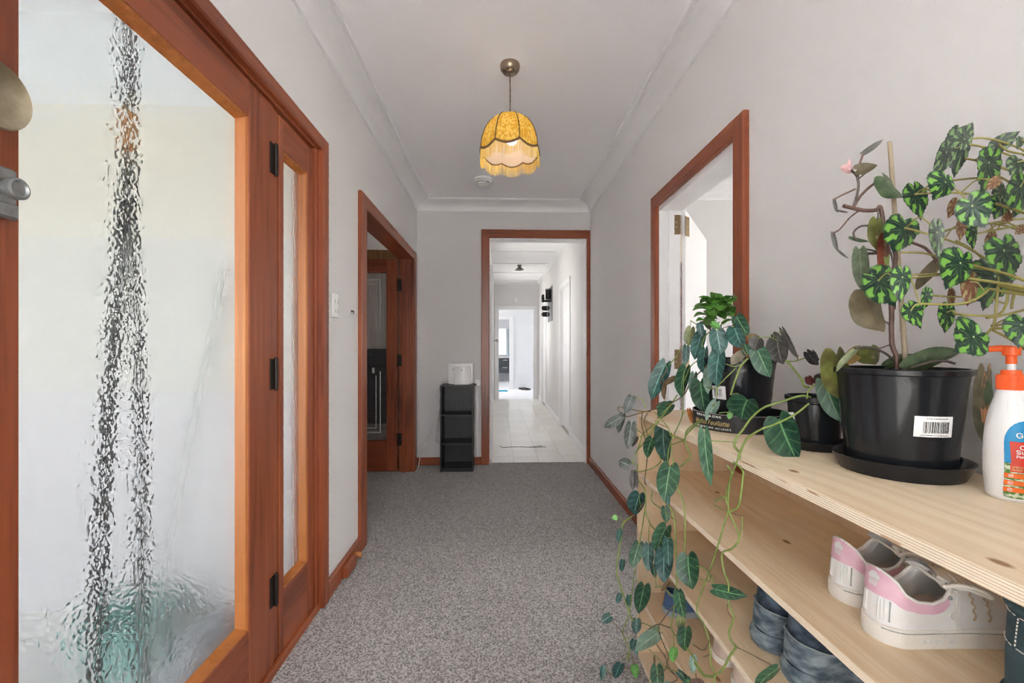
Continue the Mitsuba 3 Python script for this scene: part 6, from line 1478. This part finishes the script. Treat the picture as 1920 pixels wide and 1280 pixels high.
# ---------------------------------------------------------------- plants
def heart_mesh(b, t, l, r, fold=0.16, droop=0.14, rows=16, cols=9, lobe=0.17, kind=''):
    """Heart-shaped leaf from base b to tip t, as wide as l to r; returns (mesh, uv)."""
    b, t, l, r = (np.array(q, float) for q in (b, t, l, r))
    ax, wd = t - b, (r - l) / 2
    n = np.cross(wd, ax)
    n /= np.linalg.norm(n) + 1e-12
    if n @ (b - np.array([0, 0, EYE])) > 0:
        n = -n
    hv = np.array([0, .04, .10, .18, .28, .40, .52, .64, .74, .83, .90, .95, 1.0])
    hw = np.array([.50, .66, .81, .92, .985, 1.0, .965, .875, .735, .54, .33, .16, .004])
    L, W = np.linalg.norm(ax), np.linalg.norm(wd)
    P, uv = [], []
    for v in np.linspace(0, 1, rows):
        h = float(np.interp(v, hv, hw))
        for s in np.linspace(-1, 1, cols):
            back = lobe * 1.35 * (1.6 * abs(s) - 0.95 * s * s) * (1 - v) ** 3
            vv = v - back
            z = fold * W * (abs(s * h) ** 1.5) - droop * L * (v - 0.4) ** 2 * 1.6 + 0.05 * W * math.sin(9 * v + 2) * abs(s) ** 2
            P.append(b + ax * vv + wd * (s * h) + n * (droop * L * 0.25 - z))
            uv.append((0.5 + 0.5 * s, v))
    f = []
    for i in range(rows - 1):
        for j in range(cols - 1):
            p = i * cols + j
            f += [[p, p + 1, p + cols + 1], [p, p + cols + 1, p + cols]]
    return trimesh.Trimesh(np.array(P), np.array(f), process=False), np.array(uv)


def veined(dark, base, vein, amount=0.75, speck=0.15):
    def fn(p, n, uv):
        s = dr.abs(uv.x * 2 - 1)
        q = (uv.y - 0.42 * s + 0.16 * s * s) * 4.4
        fr = dr.abs(q - dr.floor(q) - 0.5) * 2
        lat = smoothstep(0.66, 1.0, fr) * (1 - smoothstep(0.75, 1.0, s))
        mid = 1 - smoothstep(0.02, 0.09, s)
        c = mix(dark, base, smoothstep(0.15, 0.85, fbm(p.x * 45, p.y * 45, p.z * 45, 3)))
        c = mix(c, vein, amount * dr.maximum(0.30 * lat, mid))
        return c
    return fn


def leaf_mat(key, dark, base, vein, rough=0.42, amount=0.75, spec=0.5):
    mat(key, proc(veined(dark, base, vein, amount)), rough, spec=spec, sheen=0.10)


leaf_mat('leaf_teal', (0.017, 0.060, 0.052), (0.045, 0.128, 0.110), (0.24, 0.42, 0.36))
leaf_mat('leaf_dark_teal', (0.012, 0.043, 0.042), (0.030, 0.090, 0.085), (0.18, 0.36, 0.30))
leaf_mat('leaf_green', (0.020, 0.064, 0.036), (0.048, 0.130, 0.072), (0.26, 0.45, 0.26))
leaf_mat('leaf_dark_green', (0.010, 0.038, 0.023), (0.027, 0.084, 0.045), (0.16, 0.36, 0.16))
leaf_mat('leaf_pale', (0.11, 0.20, 0.155), (0.21, 0.32, 0.255), (0.42, 0.54, 0.44))
leaf_mat('leaf_grey', (0.040, 0.050, 0.046), (0.085, 0.102, 0.094), (0.28, 0.33, 0.29))
leaf_mat('leaf_dark', (0.030, 0.028, 0.026), (0.068, 0.066, 0.060), (0.19, 0.19, 0.17))
leaf_mat('leaf_black', (0.010, 0.009, 0.010), (0.022, 0.020, 0.020), (0.10, 0.10, 0.10), 0.3)
leaf_mat('leaf_bright', (0.07, 0.26, 0.05), (0.16, 0.42, 0.10), (0.45, 0.66, 0.30))
leaf_mat('leaf_olive', (0.10, 0.12, 0.05), (0.20, 0.23, 0.10), (0.42, 0.45, 0.22))
leaf_mat('leaf_brown', (0.09, 0.06, 0.035), (0.18, 0.12, 0.065), (0.28, 0.22, 0.12))
leaf_mat('leaf_underside', (0.20, 0.18, 0.13), (0.33, 0.30, 0.23), (0.24, 0.20, 0.14))
leaf_mat('leaf_orange', (0.45, 0.14, 0.04), (0.68, 0.28, 0.09), (0.75, 0.42, 0.20))
leaf_mat('leaf_purple', (0.060, 0.035, 0.030), (0.13, 0.085, 0.070), (0.22, 0.18, 0.15))
leaf_mat('leaf_maroon', (0.060, 0.012, 0.014), (0.115, 0.030, 0.028), (0.16, 0.06, 0.05))
mat('stem_green', proc(lambda p, n, uv: mix((0.10, 0.17, 0.035), (0.27, 0.34, 0.09), fbm(p.x * 30, p.y * 30, p.z * 30, 2))), 0.45)
mat('stem_brown', proc(lambda p, n, uv: mix((0.06, 0.04, 0.025), (0.20, 0.16, 0.08), fbm(p.x * 35, p.y * 35, p.z * 35, 2))), 0.5)


def petiole(tree, pts, base, r=0.0011, reach=0.16):
    """A short stalk from the nearest stem to a leaf's base."""
    d, i = tree.query(base)
    if d < 0.004 or d > reach:
        return None
    a = pts[i]
    mid = (a + base) / 2 + np.array([0, 0, min(0.02, 0.25 * d)])
    return tube([a, mid, base], r, n=5, per=4)


from scipy.spatial import cKDTree


def grow(root, leaves, stems, prefix='leaf_', stem_mats=('stem_green', 'stem_brown'), seed=1, stem_label=None, stalks=True, fold=0.16, droop=0.14):
    rg = random.Random(seed)
    allp = []
    for r, pts in stems:
        allp.append(smooth_path(pts, 6))
    for i, (r, pts) in enumerate(stems):
        put('vine', tube(pts, r, n=7, per=6), stem_mats[0] if rg.random() < 0.68 else stem_mats[1], True, root)
    cloud = np.vstack(allp)
    tree = cKDTree(cloud)
    for kind, b, t, l, r in leaves:
        m, uv = heart_mesh(b, t, l, r, fold * rg.uniform(0.5, 1.5), droop * rg.uniform(0.3, 1.6))
        lf = put('leaf', m, prefix + kind, True, root, uv=uv)
        if stalks:
            s = petiole(tree, cloud, np.array(b, float))
            if s is not None:
                put('stalk', s, stem_mats[0], True, lf)


grow(mic, TRAIL_LEAVES, TRAIL_STEMS, seed=2)
grow(small, VINE_LEAVES, VINE_STEMS, seed=3, stalks=False)

# staked philodendron
leaf_mat('leaf_p_green', (0.040, 0.075, 0.035), (0.10, 0.15, 0.075), (0.20, 0.22, 0.12), amount=0.4)
leaf_mat('leaf_p_grey', (0.07, 0.10, 0.055), (0.16, 0.20, 0.13), (0.30, 0.33, 0.24), amount=0.4)
leaf_mat('leaf_p_brown', (0.09, 0.078, 0.042), (0.19, 0.16, 0.10), (0.13, 0.08, 0.06), amount=0.6)
leaf_mat('leaf_p_dark', (0.045, 0.045, 0.038), (0.10, 0.10, 0.085), (0.16, 0.16, 0.14), amount=0.4)
leaf_mat('leaf_p_pink', (0.60, 0.36, 0.36), (0.75, 0.52, 0.50), (0.75, 0.60, 0.55), amount=0.4)
leaf_mat('leaf_p_pale', (0.20, 0.24, 0.13), (0.34, 0.38, 0.24), (0.42, 0.44, 0.30), amount=0.4)
leaf_mat('leaf_p_gold', (0.16, 0.10, 0.03), (0.30, 0.19, 0.06), (0.35, 0.26, 0.12), amount=0.4)


def streaked(a, b, c, lo):
    def fn(p, n, uv):
        s = uv.x * 2 - 1
        g = fbm(s * 2.2 + 3, uv.y * 5.5, 1.0, 3)
        base = mix(a, b, smoothstep(0.25, 0.75, fbm(p.x * 40, p.y * 40, p.z * 40, 3)))
        base = mix(base, c, smoothstep(lo, lo + 0.05, g) * smoothstep(-0.2, 0.1, s + 0.2 * noise(uv.y * 6)))
        return mix(base, (0.20, 0.12, 0.08), 0.6 * (1 - smoothstep(0.02, 0.07, dr.abs(s))))
    return fn


mat('leaf_p_olive', proc(streaked((0.075, 0.070, 0.025), (0.15, 0.17, 0.045), (0.36, 0.29, 0.25), 0.68)), 0.35)
mat('leaf_p_maroon', proc(streaked((0.10, 0.020, 0.016), (0.17, 0.05, 0.03), (0.16, 0.24, 0.05), 0.46)), 0.35)
mat('leaf_p_orange', proc(streaked((0.07, 0.075, 0.045), (0.17, 0.15, 0.09), (0.50, 0.25, 0.12), 0.47)), 0.35)
mat('stem_plum', proc(lambda p, n, uv: mix((0.050, 0.042, 0.036), (0.130, 0.108, 0.092), fbm(p.x * 40, p.y * 40, p.z * 60, 3))), 0.45)
mat('stem_red', proc(lambda p, n, uv: mix((0.085, 0.045, 0.036), (0.165, 0.100, 0.080), fbm(p.x * 40, p.y * 40, p.z * 60, 3))), 0.4)
mat('cane', proc(lambda p, n, uv: mix((0.24, 0.19, 0.12), (0.46, 0.38, 0.27), fbm(p.x * 160, p.y * 160, p.z * 14, 3))), 0.6)
grow(big, STAKED_LEAVES, STAKED_STEMS, seed=5, stem_mats=('stem_plum', 'stem_red'), stalks=False, fold=0.22, droop=0.10)
put('stake', cat([tube([STAKE[0], STAKE[1], [STAKE[1][0], STAKE[1][1], ZT + 0.05]], [0.0036, 0.0042, 0.0042], n=10, curve=False), tube([[STAKE[1][0] * 0.83 + STAKE[0][0] * 0.17, STAKE[1][1] * 0.83 + STAKE[0][1] * 0.17, STAKE[1][2] * 0.83 + STAKE[0][2] * 0.17 + q] for q in (-0.003, 0.003)], 0.0050, n=10, curve=False)]),
    'cane', True, big, label='bamboo stake')

# begonia: its own pot stands to the right of the frame
beg = thing('potted_begonia', 'begonia with bright green dark-veined round leaves reaching in at the upper right', 'potted plant')
GX, GY = 0.745, 0.375
pot(beg, GX, GY, ZT, 0.15, 0.07, 0.088, 0.005)


def tiger(bright, dark, mid):
    def fn(p, n, uv):
        th, r = uv.x, uv.y
        k = th * 8.0 + 0.35 * noise(r * 5, th * 18, 2.0)
        d = dr.abs(k - dr.floor(k) - 0.5) * 2            # 1 on a vein
        wob = fbm(th * 40, r * 5, 1.0, 2)
        vein = smoothstep(0.16, 0.40, d * (0.75 + 0.25 * smoothstep(1.0, 0.3, r)) + 0.55 * (wob - 0.5) + 0.52 * smoothstep(0.70, 0.28, r) - 0.10)
        edge = smoothstep(0.86, 0.98, r + 0.12 * (noise(th * 60, 1.0) - 0.5))
        c = mix(bright, dark, vein)
        c = mix(c, mid, 0.55 * smoothstep(0.45, 0.75, fbm(p.x * 130, p.y * 130, p.z * 130, 2)) * vein)
        c = mix(c, dark, 0.8 * edge)
        hair = smoothstep(0.955, 0.99, d) * (1 - smoothstep(0.6, 0.9, r))
        c = mix(c, (0.30, 0.48, 0.20), 0.5 * hair)
        return mix((0.45, 0.62, 0.30), c, smoothstep(0.02, 0.07, r))
    return fn


mat('begonia', proc(tiger((0.135, 0.31, 0.050), (0.008, 0.028, 0.017), (0.022, 0.060, 0.034))), 0.38)
mat('begonia_dull', proc(tiger((0.13, 0.21, 0.09), (0.024, 0.036, 0.028), (0.055, 0.075, 0.06))), 0.4)
mat('begonia_back', proc(tiger((0.24, 0.20, 0.09), (0.13, 0.045, 0.028), (0.19, 0.09, 0.05))), 0.45)
mat('begonia_stem', proc(lambda p, n, uv: mix((0.20, 0.16, 0.05), (0.36, 0.34, 0.11), fbm(p.x * 30, p.y * 30, p.z * 30, 2))), 0.45)


def begonia_mesh(b, t, l, r, seed):
    rg = random.Random(seed)
    b, t, l, r = (np.array(q, float) for q in (b, t, l, r))
    ax, wd = t - b, (r - l) / 2
    n = np.cross(wd, ax)
    n /= np.linalg.norm(n) + 1e-12
    if n @ (b - np.array([0, 0, EYE])) > 0:
        n = -n
    N, R = 54, [0.0, 0.18, 0.36, 0.54, 0.72, 0.88, 1.0]
    L, W = np.linalg.norm(ax), np.linalg.norm(wd)
    lop = rg.uniform(0.86, 1.16)
    P, uv = [], []
    cup, wav = rg.uniform(-0.10, 0.22), rg.uniform(0, 6)
    for q in R:
        for i in range(N + 1):
            th = -math.pi + 2 * math.pi * i / N
            x, y = math.sin(th), math.cos(th)
            e = 1.0 + 0.22 * math.exp(-(th / 0.24) ** 2) - 0.42 * math.exp(-((math.pi - abs(th)) / 0.20) ** 2)
            if q == 1.0:
                e *= 1.0 + 0.030 * (1 if i % 2 else -1)
            yy = y * 0.82 if y > 0 else y * 0.52
            xx = x * (lop if x > 0 else 2 - lop) * (0.80 + 0.20 * abs(x)) / 1.0
            z = cup * W * q * q + 0.06 * W * q * q * math.sin(3 * th + wav) + 0.025 * W * q * math.cos(9 * th)
            P.append(b + ax * yy * e * q + wd * xx * e * q - n * z)
            uv.append((i / N, q))
    f, M = [], N + 1
    for a in range(len(R) - 1):
        for i in range(N):
            p = a * M + i
            f += [[p, p + 1, p + M + 1], [p, p + M + 1, p + M]]
    return trimesh.Trimesh(np.array(P), np.array(f), process=False), np.array(uv)


pts = [smooth_path(q, 6) for _, q in BEGONIA_STEMS]
for (r, q), sm in zip(BEGONIA_STEMS, pts):
    put('stem', tube(q, min(r, 0.0022), n=7, per=6), 'begonia_stem', True, beg)
cloud = np.vstack(pts)
tree = cKDTree(cloud)
for i, (kind, b, t, l, r) in enumerate(BEGONIA_LEAVES):
    m, uv = begonia_mesh(b, t, l, r, i)
    lf = put('leaf', m, {'': 'begonia', 'd': 'begonia_dull', 'b': 'begonia_back'}[kind], True, beg, uv=uv)
    s = petiole(tree, cloud, np.array(b, float), 0.0011, 0.09)
    if s is not None:
        put('stalk', s, 'begonia_stem', True, lf)
for k, (r, q) in enumerate(BEGONIA_STEMS):
    e = np.array(q[-1], float)
    if k % 2 == 0 or k > 19:
        a = 2.4 * k
        base = np.array([GX + 0.03 * math.cos(a), GY + 0.03 * math.sin(a), ZT + 0.12])
        put('stem', tube([e, e * 0.5 + base * 0.5 + [0.0, 0, 0.05], base], 0.0022, n=7, per=6), 'begonia_stem', True, beg)

# small bright plant behind, at the far end of the rack top
nerve = thing('potted_herb', 'small bright green crinkled plant behind the trailing philodendron', 'potted plant')
NX, NY = 0.772, 1.535
pot(nerve, NX, NY, ZT, 0.10, 0.040, 0.050, 0.003)
leaf_mat('leaf_herb', (0.06, 0.19, 0.030), (0.16, 0.38, 0.07), (0.34, 0.52, 0.18), 0.35)
leaf_mat('leaf_herb_dark', (0.025, 0.09, 0.016), (0.07, 0.20, 0.035), (0.16, 0.30, 0.08), 0.35)
rn = random.Random(21)
tops = []
for k in range(5):
    a = k * 1.3
    top = np.array([NX + 0.02 * math.cos(a) - 0.004, NY + 0.02 * math.sin(a), 1.21 + 0.012 * (k % 3)])
    put('stem', tube([(NX + 0.01 * math.cos(a), NY + 0.01 * math.sin(a), ZT + 0.06), (NX + 0.012 * math.cos(a), NY + 0.012 * math.sin(a), 1.10), top], 0.0026, n=7), 'leaf_maroon', True, nerve, label='purple stem')
    tops.append(top)
for k in range(46):
    a, el = rn.uniform(0, 2 * math.pi), rn.uniform(-0.35, 0.8)
    c = np.array([NX - 0.002, NY, 1.258]) + np.array([math.cos(a) * 0.022, math.sin(a) * 0.022, rn.uniform(-0.030, 0.055)])
    d = np.array([math.cos(a) * math.cos(el), math.sin(a) * math.cos(el), math.sin(el)])
    L = rn.uniform(0.036, 0.058)
    w = np.cross(d, [0, 0, 1.0])
    w = w / np.linalg.norm(w) * L * 0.46 + np.array([0, 0, rn.uniform(-0.006, 0.006)])
    m, uv = heart_mesh(c, c + d * L, c + d * L * 0.4 - w, c + d * L * 0.4 + w, 0.35, 0.35, rows=9, cols=7)
    put('leaf', m, 'leaf_herb' if k % 3 else 'leaf_herb_dark', True, nerve, uv=uv)
